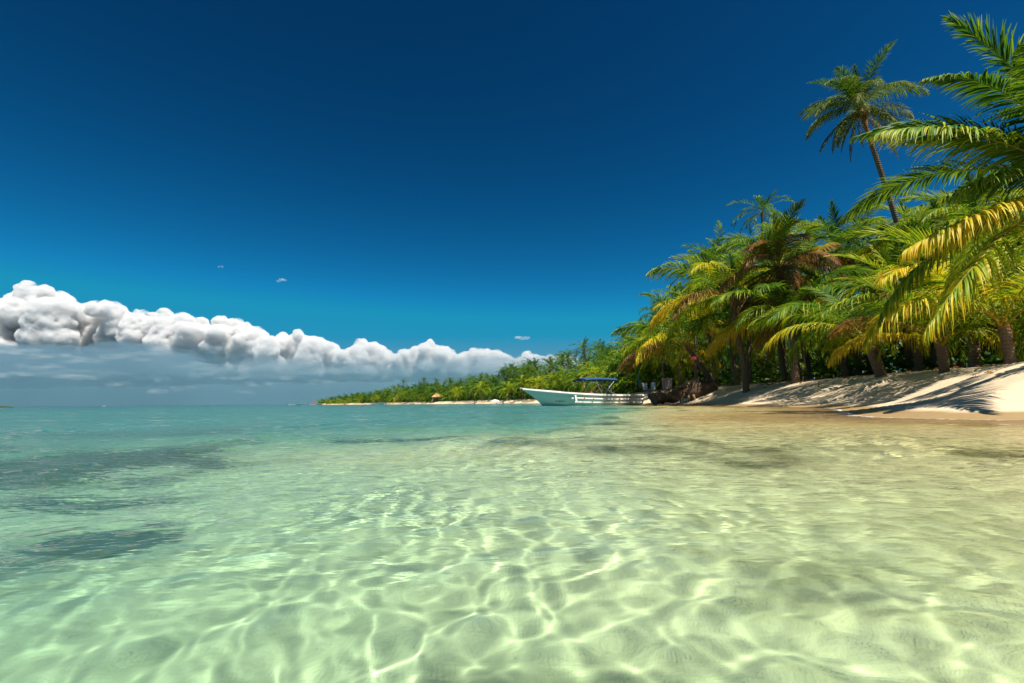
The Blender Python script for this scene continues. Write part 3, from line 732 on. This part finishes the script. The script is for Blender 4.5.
# dry leaves and bits of husk strewn on the upper beach
n = 9000
Y = r.uniform(8, 60, n); X = r.uniform(6, 60, n); s_ = inland(X, Y)
k = (s_ > 2.2) & (r.random(n) < np.interp(s_, [2.2, 4, 9], [.06, .6, 1])) & (vnoise(X, Y, .5, 71, 3) > -.15) & (px_of(X, Y) < 1180)
X, Y = X[k], Y[k]
leaf_cloud('leaf_litter', np.stack([X, Y, height(X, Y)[0] + .012], -1), .2, 3, LEAF, (1.0, .4))
# ---------------------------------------------------------------- the white boat
WHITE = plain('white_gelcoat', (.80, .80, .77), .32, (.70, .71, .66), 2.5, .5)
HULL_WARM = plain('hull_warm_tint', (.90, .80, .72), .4, (.80, .72, .64), 3.0, .5)  # warm tint counters the teal light bounced up from the water
BLUE = plain('blue_canvas', (.006, .055, .17), .8, (.006, .045, .13), 3)
STEEL = plain('pole_metal', (.55, .56, .57), .35, None, 5, .5, .8)
DARK = plain('dark_plastic', (.03, .035, .05), .45)
WOODG = plain('weathered_wood', (.32, .30, .27), .85, (.2, .18, .16), 6)
ORANGE = plain('orange_rubber', (.75, .25, .04), .6)
RED = plain('red_cloth', (.62, .03, .03), .8)
def lofted(name, rings, mat_, parent, close_v=False, smooth=True):
    rings = np.asarray(rings, float); a, b = rings.shape[:2]
    i = np.arange(a - 1)[:, None] * b + np.arange(b - 1)[None]
    f = np.stack([i, i + 1, i + b + 1, i + b], -1).reshape(-1, 4)
    return link(name, mesh_np(name, rings.reshape(-1, 3), f, smooth), mat_, parent)
def box(bm, c, s, rot=None):
    M = Matrix.Translation(c) @ (rot.to_matrix().to_4x4() if rot else Matrix.Identity(4)) @ Matrix.Diagonal((*s, 1))
    return bmesh.ops.create_cube(bm, size=1, matrix=M)['verts']
def bm_obj(name, bm, mat_, parent=None, bev=0.0, smooth=False):
    if bev: bmesh.ops.bevel(bm, geom=bm.edges[:], offset=bev, segments=2, affect='EDGES', profile=.5)
    me = bpy.data.meshes.new(name); bm.to_mesh(me); bm.free()
    if smooth: me.shade_smooth()
    return link(name, me, mat_, parent)
def tubes(name, segs_, rad, mat_, parent, k=8):
    mb = MB()
    for s_ in segs_: mb.tube(np.array(s_, float), rad, k)
    return link(name, mb.mesh(name), mat_, parent)

def stations(L, n, beam, fb, bow_h, draft, rake):
    'returns per-station (x of sheer, half-beam, sheer z, keel z, x of keel)'
    t = np.linspace(0, 1, n); half = beam / 2 * np.clip(1 - np.clip((t - .52) / .48, 0, 1) ** 2.3, 0.012, 1) * np.interp(t, [0, .3], [.86, 1])
    sheer = fb + (bow_h - fb) * np.clip((t - .25) / .75, 0, 1) ** 1.7
    keel = -draft + (draft * .9) * np.clip((t - .8) / .2, 0, 1) ** 2
    xs = t * L; xk = t * (L - rake)
    return t, xs, half, sheer, keel, xk
def boat_hull(L=9.8, beam=2.3, fb=.82, bow_h=1.34, draft=.22, rake=1.9):
    t, xs, half, sheer, keel, xk = stations(L, 40, beam, fb, bow_h, draft, rake)
    v = np.linspace(0, 1, 13)
    out = []
    for side in (-1, 1):
        R_ = []
        for i in range(len(t)):
            zz = keel[i] + (sheer[i] - keel[i]) * v
            flare = np.interp(v, [0, .22, .3, 1], [0, .74, .82, 1.0]) if t[i] < .5 else np.interp(v, [0, .22, .3, 1], [0, .74 - .35 * (t[i] - .5), .82 - .4 * (t[i] - .5), 1.0])
            x_ = xk[i] + (xs[i] - xk[i]) * v ** 1.3
            R_.append(np.stack([x_, side * half[i] * flare, zz], -1))
        out.append(np.array(R_))
    return out, (t, xs, half, sheer, keel, xk)
def make_boat():
    L = 9.8
    st = at(637, 404, 41.5)                            # stern on the shore side, bow nearer the camera
    bw = at(520, 404, 37.2)
    hd = Vector((bw.x - st.x, bw.y - st.y)); rz = math.atan2(hd.y, hd.x); L = hd.length
    b = thing('boat', 'long open white boat with raised bow and blue sunshade moored at the shore', 'boat', (st.x, st.y, 0.02), rz)
    sides, (t, xs, half, sheer, keel, xk) = boat_hull(L)
    n = len(t)
    h = None
    ring = np.concatenate([sides[0][:, ::-1], sides[1][:, 1:]], 1)       # sheer - keel - sheer
    bm = bmesh.new()
    inner = ring.copy(); inner[:, :, 1] *= .94; inner[:, :, 2] = np.maximum(inner[:, :, 2] + .05, .1)
    hull = lofted('hull', ring, WHITE, b)
    lofted('inside_lining', inner, HULL_WARM, b)
    # transom
    me = bpy.data.meshes.new('transom'); r0 = ring[0]
    me.from_pydata([tuple(q) for q in r0] + [tuple(q + np.array([.06, 0, 0])) for q in r0], [], [tuple(range(len(r0))), tuple(range(2 * len(r0) - 1, len(r0) - 1, -1))]); link('transom', me, WHITE, b)
    # lapped bands along each side: broad top rail, two strakes below it
    def band(name, v0, v1, out_, mat_, t0=0.0, t1=1.0):
        for s_, side in ((0, -1), (1, 1)):
            i0_, i1_ = int(t0 * (n - 1)), int(t1 * (n - 1)) + 1
            S = sides[s_][i0_:i1_]; v = np.linspace(0, 1, 13)
            def lv(q): return np.stack([[np.interp(q, v, row[:, c]) for c in range(3)] for row in S])
            a_, c_ = lv(v0), lv(v1)
            o_ = np.zeros_like(a_); o_[:, 1] = side * out_
            lofted(name, np.stack([c_ - o_ * .3, c_ + o_, a_ + o_ * .92, a_ - o_ * .3], 1), mat_, b, smooth=False)
    band('top_rail', .83, 1.01, .055, WHITE)
    band('strake', .56, .70, .04, WHITE, 0, .70)
    band('lower_strake', .20, .43, .045, WHITE, 0, .70)
    # bow panel added for the shaded flare, set proud; warm tint offsets water bounce
    for s_, side in ((0, -1), (1, 1)):
        S = sides[s_][int(.66 * (n - 1)):, :10].copy(); S[:, :, 1] += side * .012; S[:, :, 0] += .006
        lofted('bow_shade_panel', S, HULL_WARM, b)
    bm = bmesh.new()
    for side in (-1, 1):
        i = int(.66 * (n - 1)); box(bm, (xs[i] - .35, side * (half[i] * .97 + .02), sheer[i] * .62), (.16, .07, .62), Euler((side * .12, .12, 0)))
    bm_obj('knee_post', bm, WHITE, b, .015)
    # bow deck
    i0_ = int(.72 * (n - 1)); dk = np.stack([np.stack([xs[i0_:], -half[i0_:] * .97, sheer[i0_:] - .03], -1), np.stack([xs[i0_:], half[i0_:] * 0, sheer[i0_:] + .03], -1), np.stack([xs[i0_:], half[i0_:] * .97, sheer[i0_:] - .03], -1)], 1)
    lofted('bow_deck', dk, WHITE, b)
    for q in (.16, .33, .5, .64):
        i = int(q * (n - 1)); bm = bmesh.new(); box(bm, (xs[i], 0, .52), (.34, half[i] * 1.75, .05)); bm_obj('bench', bm, WHITE, b, .01)
    for q in (.12, .24, .36, .47, .56):
        i = int(q * (n - 1))
        bm = bmesh.new(); bmesh.ops.create_uvsphere(bm, u_segments=10, v_segments=8, radius=.055)
        o = bm_obj('float_marker', bm, ORANGE, b, smooth=True); o.location = (xs[i], half[i] * .96 + .05, sheer[i] * .6)
        if q == .12: o['label'] = 'orange marker on the side nearest the stern'
    i = int(.86 * (n - 1))
    for k_, (dx, mt, w) in enumerate(((0, DARK, .10), (.18, RED, .13), (.40, DARK, .08), (-.2, DARK, .07))):
        S = sides[1]; j = int(.80 * (n - 1)); q = np.array([np.interp(.42, np.linspace(0, 1, 13), S[j, :, c]) for c in range(3)])
        q2 = np.array([np.interp(.42, np.linspace(0, 1, 13), S[j + 1, :, c]) for c in range(3)]); dr_ = (q2 - q) / np.linalg.norm(q2 - q)
        p_ = q + dr_ * dx; bm = bmesh.new(); box(bm, (0, 0, 0), (w, .03, .10)); o = bm_obj('bow_mark', bm, mt, b, .006); o.location = p_ + np.array([0, .02, 0]); o.rotation_euler = (0, 0, math.atan2(dr_[1], dr_[0]))
    # outboard motor
    om = bpy.data.objects.new('outboard_motor', None); C.objects.link(om); om.parent = b
    bm = bmesh.new(); box(bm, (-.28, 0, .78), (.5, .34, .36)); bm_obj('cowl', bm, DARK, om, .07, True)
    bm = bmesh.new(); box(bm, (-.3, 0, .28), (.2, .13, .75)); box(bm, (-.12, 0, .62), (.2, .26, .14)); bm_obj('motor_leg', bm, STEEL, om, .03)
    bm = bmesh.new(); box(bm, (-.34, 0, -.14), (.36, .04, .2)); bm_obj('skeg', bm, DARK, om, .015)
    # blue sunshade on bent poles amidships
    x0, x1, zt = L * .24, L * .52, 2.2
    us = np.linspace(0, 1, 9); vs_ = np.linspace(-1, 1, 7)
    cn = np.array([[(x0 + (x1 - x0) * u_, v_ * 1.0, zt - .10 * v_ * v_ + .05 * math.sin(u_ * math.pi) - .05 * (u_ > .9)) for v_ in vs_] for u_ in us])
    lofted('sunshade', np.concatenate([cn[:, :1] - np.array([0, .04, .18]), cn, cn[:, -1:] + np.array([0, .04, -.18]), cn[:, -1:] + np.array([0, .01, -.18]), cn[:, ::-1] - np.array([0, 0, .035]), cn[:, :1] - np.array([0, .01, .18]), cn[:, :1] - np.array([0, .04, .18])], 1), BLUE, b)
    for side in (-1, 1):
        tubes('pole', [[(L * .36, side * 1.05, .85), (L * .30, side * 1.02, 1.6), (x0 + .1, side * .97, zt - .1)]], .022, STEEL, b)
        tubes('pole', [[(L * .38, side * 1.05, .9), (L * .41, side * 1.02, 1.5), (L * .43, side * .98, zt - .08)]], .022, STEEL, b)
        tubes('pole', [[(L * .26, side * 1.03, .85), (L * .40, side * 1.0, 1.6), (x1 - .15, side * .97, zt - .1)]], .018, STEEL, b)
    return b
make_boat()

# ---------------------------------------------------------------- people
SKIN = plain('skin', (.42, .24, .15), .55); SKIND = plain('dark_skin', (.16, .085, .05), .55); HAIR = plain('dark_hair', (.02, .015, .012), .6)
def cloth(c): return plain('cloth', c, .85)
def person(loc, rz, label, shirt, shorts, skin=SKIN, pose='stand', H=1.7, group=None):
    p = thing('person', label, 'person', loc, rz, group)
    k = H / 1.7
    if pose == 'stand': J = {'pel': (0, 0, .92), 'hipL': (.09, 0, .88), 'hipR': (-.09, 0, .88), 'knL': (.12, .05, .48), 'knR': (-.11, -.03, .48), 'anL': (.13, -.02, .07), 'anR': (-.12, -.06, .07), 'toL': (.15, .15, .03), 'toR': (-.14, .1, .03)}
    elif pose == 'wade': J = {'pel': (0, 0, .92), 'hipL': (.09, 0, .88), 'hipR': (-.09, 0, .88), 'knL': (.12, .18, .52), 'knR': (-.11, -.05, .48), 'anL': (.13, .1, .1), 'anR': (-.12, -.22, .1), 'toL': (.15, .25, .05), 'toR': (-.14, -.08, .04)}
    else: J = {'pel': (0, 0, .50), 'hipL': (.1, .05, .48), 'hipR': (-.1, .05, .48), 'knL': (.14, .45, .50), 'knR': (-.14, .45, .50), 'anL': (.14, .45, .1), 'anR': (-.14, .42, .1), 'toL': (.15, .6, .04), 'toR': (-.15, .58, .04)}
    z0 = J['pel'][2]
    J.update({'ch': (0, -.01, z0 + .28), 'sh': (0, 0, z0 + .46), 'nk': (0, .01, z0 + .55), 'hd': (0, .02, z0 + .66), 'tp': (0, .02, z0 + .77), 'sL': (.18, 0, z0 + .46), 'sR': (-.18, 0, z0 + .46), 'eL': (.26, .02, z0 + .2), 'eR': (-.25, .1, z0 + .22), 'wL': (.27, .12, z0 - .02), 'wR': (-.2, .28, z0 + .1), 'hL': (.27, .16, z0 - .1), 'hR': (-.17, .36, z0 + .12)})
    E = [('pel', 'ch'), ('ch', 'sh'), ('sh', 'nk'), ('nk', 'hd'), ('hd', 'tp'), ('sh', 'sL'), ('sL', 'eL'), ('eL', 'wL'), ('wL', 'hL'), ('sh', 'sR'), ('sR', 'eR'), ('eR', 'wR'), ('wR', 'hR'), ('pel', 'hipL'), ('hipL', 'knL'), ('knL', 'anL'), ('anL', 'toL'), ('pel', 'hipR'), ('hipR', 'knR'), ('knR', 'anR'), ('anR', 'toR')]
    RA = {'pel': .13, 'ch': .135, 'sh': .10, 'nk': .055, 'hd': .095, 'tp': .06, 'sL': .06, 'sR': .06, 'eL': .045, 'eR': .045, 'wL': .03, 'wR': .03, 'hL': .035, 'hR': .035, 'hipL': .095, 'hipR': .095, 'knL': .06, 'knR': .06, 'anL': .042, 'anR': .042, 'toL': .035, 'toR': .035}
    def skinned(nm, keys, grow, mat_):
        ks = [q for q in J if q in keys]; ix = {q: i for i, q in enumerate(ks)}
        me = bpy.data.meshes.new(nm); me.from_pydata([Vector(J[q]) * k for q in ks], [(ix[a], ix[b_]) for a, b_ in E if a in ix and b_ in ix], [])
        o = link(nm, me, mat_, p); md = o.modifiers.new('s', 'SKIN'); o.modifiers.new('d', 'SUBSURF').render_levels = 1
        for q in ks:
            sv = me.skin_vertices[0].data[ix[q]]; sv.radius = (RA[q] * k * grow,) * 2; sv.use_root = q in ('pel', 'ch') if q == ks[0] else False
        md.use_smooth_shade = True
        return o
    skinned('body', set(J), 1.0, skin)
    if shirt: skinned('shirt', {'pel', 'ch', 'sh', 'sL', 'sR', 'eL', 'eR'} if pose != 'x' else set(), 1.16, shirt)
    if shorts: skinned('shorts', {'pel', 'hipL', 'hipR', 'knL', 'knR'}, 1.2, shorts)
    bm = bmesh.new(); bmesh.ops.create_uvsphere(bm, u_segments=12, v_segments=8, radius=.108 * k)
    for v in bm.verts: v.co.y -= .025 * k; v.co.z = v.co.z * 1.05 + .03 * k
    bmesh.ops.delete(bm, geom=[v for v in bm.verts if v.co.z < -.02 * k and v.co.y > -.06 * k], context='VERTS')
    o = bm_obj('hair', bm, HAIR, p, smooth=True); o.location = Vector(J['hd']) * k + Vector((0, 0, .015))
    return p
def on_px(px, Y, dz=0.0): q = gpt(px, Y); q.z += dz; return q
CO, CB, CR, CW, CN = cloth((.75, .22, .06)), cloth((.03, .16, .36)), cloth((.65, .03, .035)), cloth((.75, .74, .7)), cloth((.03, .04, .09))
person(on_px(513.5, 118), R(200), 'person in orange top and blue shorts standing at the water edge left of the bow', CO, CB)
person((*at(344.5, 405, 190).xy, -.55), R(30), 'person in a red-orange shirt wading near the wooded point', cloth((.7, .12, .03)), CN, SKIN, 'wade')
person((*at(358, 405, 230).xy, -1.05), R(90), 'person in pale orange shirt deep in water, left of two bathers', cloth((.8, .3, .1)), CN, SKIN, 'wade', 1.7)
person((*at(363.5, 405, 230).xy, -1.1), R(250), 'bare-chested person deep in water, right of two bathers', None, CN, SKIN, 'wade', 1.7)
person((*at(322, 405, 260).xy, -1.0), R(140), 'person in rust shirt deep in water just off the tip of the point', cloth((.55, .16, .06)), CN, SKIN, 'wade', 1.7)
person((*at(386, 405, 240).xy, -.6), R(140), 'dark figure wading right of the distant white launch', CN, CN, SKIND, 'wade', 1.7)
person(on_px(591.5, 62), R(170), 'person in red shirt seen over the boat side under the sunshade', CR, CN)
person(on_px(597.5, 66), R(120), 'person in orange shirt beyond the boat poles', CO, CB, SKIND)
person(on_px(628, 60, -.1), R(220), 'person in pink-red shirt standing behind the boat stern', cloth((.7, .1, .16)), CN, SKIND)
person(on_px(611, 64), R(200), 'person in white shirt standing between boat poles and stern', CW, CB, SKIND)
person(on_px(497, 150), R(60), 'person in white shirt standing on the white sand spit', CW, CR)
person(on_px(503, 148), R(160), 'person in blue shirt standing on the white sand spit', CB, CN, SKIND)

# ---------------------------------------------------------------- beach furniture, driftwood, sign
def rough_tube(bm_pts, rads, seed, k=16, amp=.12):
    mb = MB(); mb.tube(np.array(bm_pts, float), np.array(rads, float), k, cap=True)
    v = mb.v[0]; c = np.repeat(np.array(bm_pts, float), k, 0)
    nz = np.array([mnoise.fractal(Vector((q[0] * 2.3 + seed, q[1] * 2.3, q[2] * 3.5)), .8, 2.1, 4) for q in v])
    mb.v[0] = v + (v - c) * (nz * amp * 4)[:, None] ; return mb
LOG = plain('driftwood', (.20, .135, .09), .9, (.08, .05, .035), 5.0, .2, 0, .05)
ROOT = plain('driftwood_pale', (.30, .21, .13), .9, (.11, .07, .045), 4.0, .2, 0, .05)
la, lb = gpt(653.5, 33.5), gpt(684, 35.0)
lg = thing('driftwood_log', 'thick brown driftwood log lying along the waterline at the beach corner', 'log', la)
la.z = lg.location.z = max(la.z, .0)
dv = lb - la; nn = 14
pts = [(dv.x * q, dv.y * q + .12 * math.sin(q * 5), .42 + (dv.z + .25) * q + .05 * math.sin(q * 7)) for q in np.linspace(0, 1, nn)]
link('log_trunk', rough_tube(pts, np.interp(np.linspace(0, 1, nn), [0, .1, .5, 1], [.40, .46, .44, .36]), 3).mesh('log_trunk'), LOG, lg)
for a, h_ in ((.55, .5), (.8, .7)):
    p0 = np.array([dv.x * a, dv.y * a, .5 + dv.z * a]); link('branch_stub', rough_tube([p0, p0 + [-.15, -.25, h_ * .6], p0 + [-.35, -.3, h_]], [.12, .09, .05], 5, 8).mesh('branch_stub'), ROOT, lg)
sa = gpt(694, 34.8)
st_ = thing('driftwood_stump', 'big uprooted stump with tangled roots right of the driftwood log', 'stump', sa)
link('stump_trunk', rough_tube([(-.9, 0, .5), (-.3, 0, .62), (.5, .1, .62), (1.3, .2, .6), (1.7, .2, .55)], [.35, .62, .6, .5, .4], 9, 18, .14).mesh('stump_trunk'), LOG, st_)
sr = random.Random(8)
for i in range(13):
    a = sr.uniform(-1.9, 2.0); p0 = np.array([-.5 + sr.uniform(-.3, .3), -.2, .55 + sr.uniform(-.2, .25)]); d_ = np.array([-math.cos(a) * .7, -.35 + sr.uniform(-.3, .2), math.sin(a) * .75]); ln = sr.uniform(.5, 1.15)
    link('root', rough_tube([p0, p0 + d_ * .45 * ln, p0 + d_ * .8 * ln + [0, 0, .06], p0 + d_ * ln + [0, .1, -.08]], [.13, .09, .06, .025], i, 8).mesh('root'), ROOT, st_)

sg = at(693.5, 358.2, 34.5)
sgn = thing('sign', 'small red sign board nailed to the leaning palm trunk', 'sign', sg)
bm = bmesh.new(); box(bm, (0, 0, 0), (.40, .025, .23)); bm_obj('board', bm, plain('sign_red', (.80, .10, .12), .6, (.7, .08, .10)), sgn, .006)
bm = bmesh.new()
for i, w in enumerate((.28, .2)): box(bm, (0, -.0155, .045 - .09 * i), (w, .004, .03))
bm_obj('faded_lines', bm, plain('sign_pale', (.75, .35, .36), .6), sgn)

def deck_chair(loc, rz, label, mat_, group):
    t = thing('deck_chair', label, 'chair', loc, rz, group); t.scale = (.85,) * 3
    bm = bmesh.new(); box(bm, (0, .1, .34), (.6, .95, .05)); bm_obj('seat', bm, mat_, t, .01)
    bm = bmesh.new(); box(bm, (0, -.62, .74), (.6, .05, .95), Euler((.35, 0, 0))); bm_obj('backrest', bm, mat_, t, .01)
    for sx in (-.27, .27):
        for yy in (-.35, .5): bm = bmesh.new(); box(bm, (sx, yy, .16), (.05, .06, .33)); bm_obj('leg', bm, WOODG, t, .006)
PALE = plain('pale_plastic', (.26, .30, .34), .5, (.2, .24, .28))
deck_chair(on_px(648, 49), R(190), 'pale plastic chair with high back, left of the pair by the log', PALE, None)
deck_chair(on_px(652.5, 48), R(150), 'pale plastic chair turned aside, right of the pair by the log', PALE, None)
deck_chair(on_px(615, 60), R(200), 'pale blue chair behind the boat near its stern', PALE, None)
bs = thing('board_shelter', 'leaning grey plank screen standing behind the driftwood log', 'screen', on_px(668, 46)); bs.scale = (.8, .8, .75)
for i in range(4):
    bm = bmesh.new(); box(bm, (-.45 + .3 * i, .03 * (i % 2), .75 + .06 * (i % 3)), (.28, .035, 1.55), Euler((.08, .03 * (i - 1.5), 0))); bm_obj('plank', bm, WOODG, bs, .006)
bm = bmesh.new(); box(bm, (0, .07, .95), (1.25, .04, .1)); bm_obj('cross_bar', bm, WOODG, bs, .006)
def umbrella(loc, label, mat_, closed=False, wid=1.3, h_=2.2):
    t = thing('beach_umbrella', label, 'umbrella', loc)
    tubes('pole', [[(0, 0, -.2), (0, 0, h_)]], .025, WOODG, t)
    k = 8; an = np.linspace(0, 2 * math.pi, k * 2 + 1)
    if closed: prof = [(.03, h_ + .02), (.10, h_ - .35), (.16, h_ - 1.0), (.12, h_ - 1.25)]
    else: prof = [(.02, h_ + .05), (wid * .35, h_ - .08), (wid * .7, h_ - .26), (wid, h_ - .5), (wid, h_ - .62)]
    lofted('canopy', [[(r_ * math.cos(a) * (1 - (.05 if not closed else .3) * (i % 2)), r_ * math.sin(a) * (1 - (.05 if not closed else .3) * (i % 2)), z_) for i, a in enumerate(an)] for r_, z_ in prof], mat_, t)
umbrella(on_px(640, 52), 'closed teal beach umbrella standing behind the boat stern', plain('teal_canvas', (.0, .22, .2), .8), True, h_=2.0)
umbrella(on_px(495, 152), 'small white beach umbrella on the white sand spit', CW, wid=1.5)
umbrella(on_px(455, 235), 'pale blue umbrella among the huts on the distant shore', PALE, wid=1.6)
THATCH = plain('palm_thatch', (.50, .33, .15), .9, (.34, .2, .09), 7.0, .1, 0, .05)
THATCHP = plain('faded_thatch', (.50, .34, .22), .9, (.38, .24, .15), 7.0, .1, 0, .05)
def hut(loc, label, wx, wy, h_, mat_, rz=0):
    t = thing('thatched_hut', label, 'hut', loc, rz)
    e = .5; ridge = wx * .3
    lofted('roof', [[(-wx - e, -wy - e, h_ - .1), (-ridge, 0, h_ + wy * .95), (-wx - e, wy + e, h_ - .1)], [(wx + e, -wy - e, h_ - .1), (ridge, 0, h_ + wy * .95), (wx + e, wy + e, h_ - .1)]], mat_, t, smooth=False)
    for sgn_ in (-1, 1):
        lofted('roof_end', [[(sgn_ * (wx + e), -wy - e, h_ - .1), (sgn_ * (wx + e), wy + e, h_ - .1)], [(sgn_ * ridge, 0, h_ + wy * .95), (sgn_ * ridge, .01, h_ + wy * .95)]], mat_, t, smooth=False)
    for sx in (-1, 1):
        for sy in (-1, 1): tubes('post', [[(sx * wx, sy * wy, -.3), (sx * wx, sy * wy, h_ + .1)]], .12, WOODG, t)
    bm = bmesh.new(); box(bm, (0, wy * .8, h_ * .45), (wx * 1.7, .1, h_ * .9)); bm_obj('back_wall', bm, WOODG, t)
hut(on_px(437.5, 244), 'golden thatched hut on the distant shore, larger and yellower', 2.6, 2.0, 2.3, THATCH, R(12))
hut(on_px(398.5, 318), 'pinkish-brown thatched hut half hidden by palms near the point', 3.2, 2.2, 2.3, THATCHP, R(25))
# ---------------------------------------------------------------- boats far away on the water
def launch(px, Y, rz, L, label, parts_):
    q = at(px, 405, Y); t = thing('boat', label, 'boat', (q.x, q.y, 0), rz)
    sides, st__ = boat_hull(L, L * .26, L * .085, L * .14, .2, L * .12)
    ring = np.concatenate([sides[0][:, ::-1], sides[1][:, 1:]], 1); lofted('hull', ring, WHITE, t)
    dk = ring[:, [0, -1]].copy(); mid_ = dk.mean(1, keepdims=True); mid_[:, :, 2] += .05; lofted('deck', np.concatenate([dk[:, :1], mid_, dk[:, 1:]], 1) - [0, 0, .05], WHITE, t)
    if 'cabin' in parts_:
        bm = bmesh.new(); box(bm, (L * .45, 0, L * .085 + .45), (L * .28, L * .15, .95)); bm_obj('cabin', bm, WHITE, t, .12)
        bm = bmesh.new(); box(bm, (L * .45, 0, L * .085 + .6), (L * .285, L * .155, .3)); bm_obj('window_band', bm, DARK, t, .02)
    if 'shade' in parts_:
        bm = bmesh.new(); box(bm, (L * .4, 0, 1.9), (L * .35, L * .2, .06)); bm_obj('sunshade', bm, BLUE, t, .01)
        for sx in (.26, .54):
            for sy in (-.09, .09): tubes('pole', [[(L * sx, L * sy, .5), (L * sx, L * sy, 1.9)]], .03, STEEL, t)
    if 'red' in parts_:
        bm = bmesh.new(); box(bm, (L * .3, 0, L * .085 + .35), (L * .16, L * .16, .8)); bm_obj('red_cover', bm, RED, t, .15)
    if 'motor' in parts_:
        bm = bmesh.new(); box(bm, (-.2, 0, .6), (.4, .35, .5)); bm_obj('outboard_motor', bm, DARK, t, .06)
    return t
launch(288.5, 300, R(8), 8.6, 'low white launch with a small red cover, left of the two off the point', ('red2', 'motor'))
launch(309.5, 270, R(4), 7.4, 'white launch with a bright red cover, nearest the tip of the point', ('red', 'motor'))
launch(371.5, 260, R(-4), 7.6, 'white launch with a blue shade moored along the wooded point', ('shade', 'motor'))
launch(101.5, 800, R(10), 10, 'lone white motor boat far out on the horizon', ('cabin',))
launch(420, 262, R(180), 6.2, 'small white launch drawn up before the low huts', ('motor',))
# low dark islet at the left
q = at(1, 407, 1500)
m_ = ico(3); v_ = m_[0].copy(); v_ *= np.array([34, 16, 5.5]); v_[:, 2] += np.array([mnoise.noise(Vector(c * .08)) for c in m_[0] * 30]) * 2.0
o = link('islet', mesh_np('islet', v_ + np.array([q.x, q.y, 0]), m_[1]), plain('islet_scrub', (.03, .06, .03), .9)); o['kind'] = 'structure'
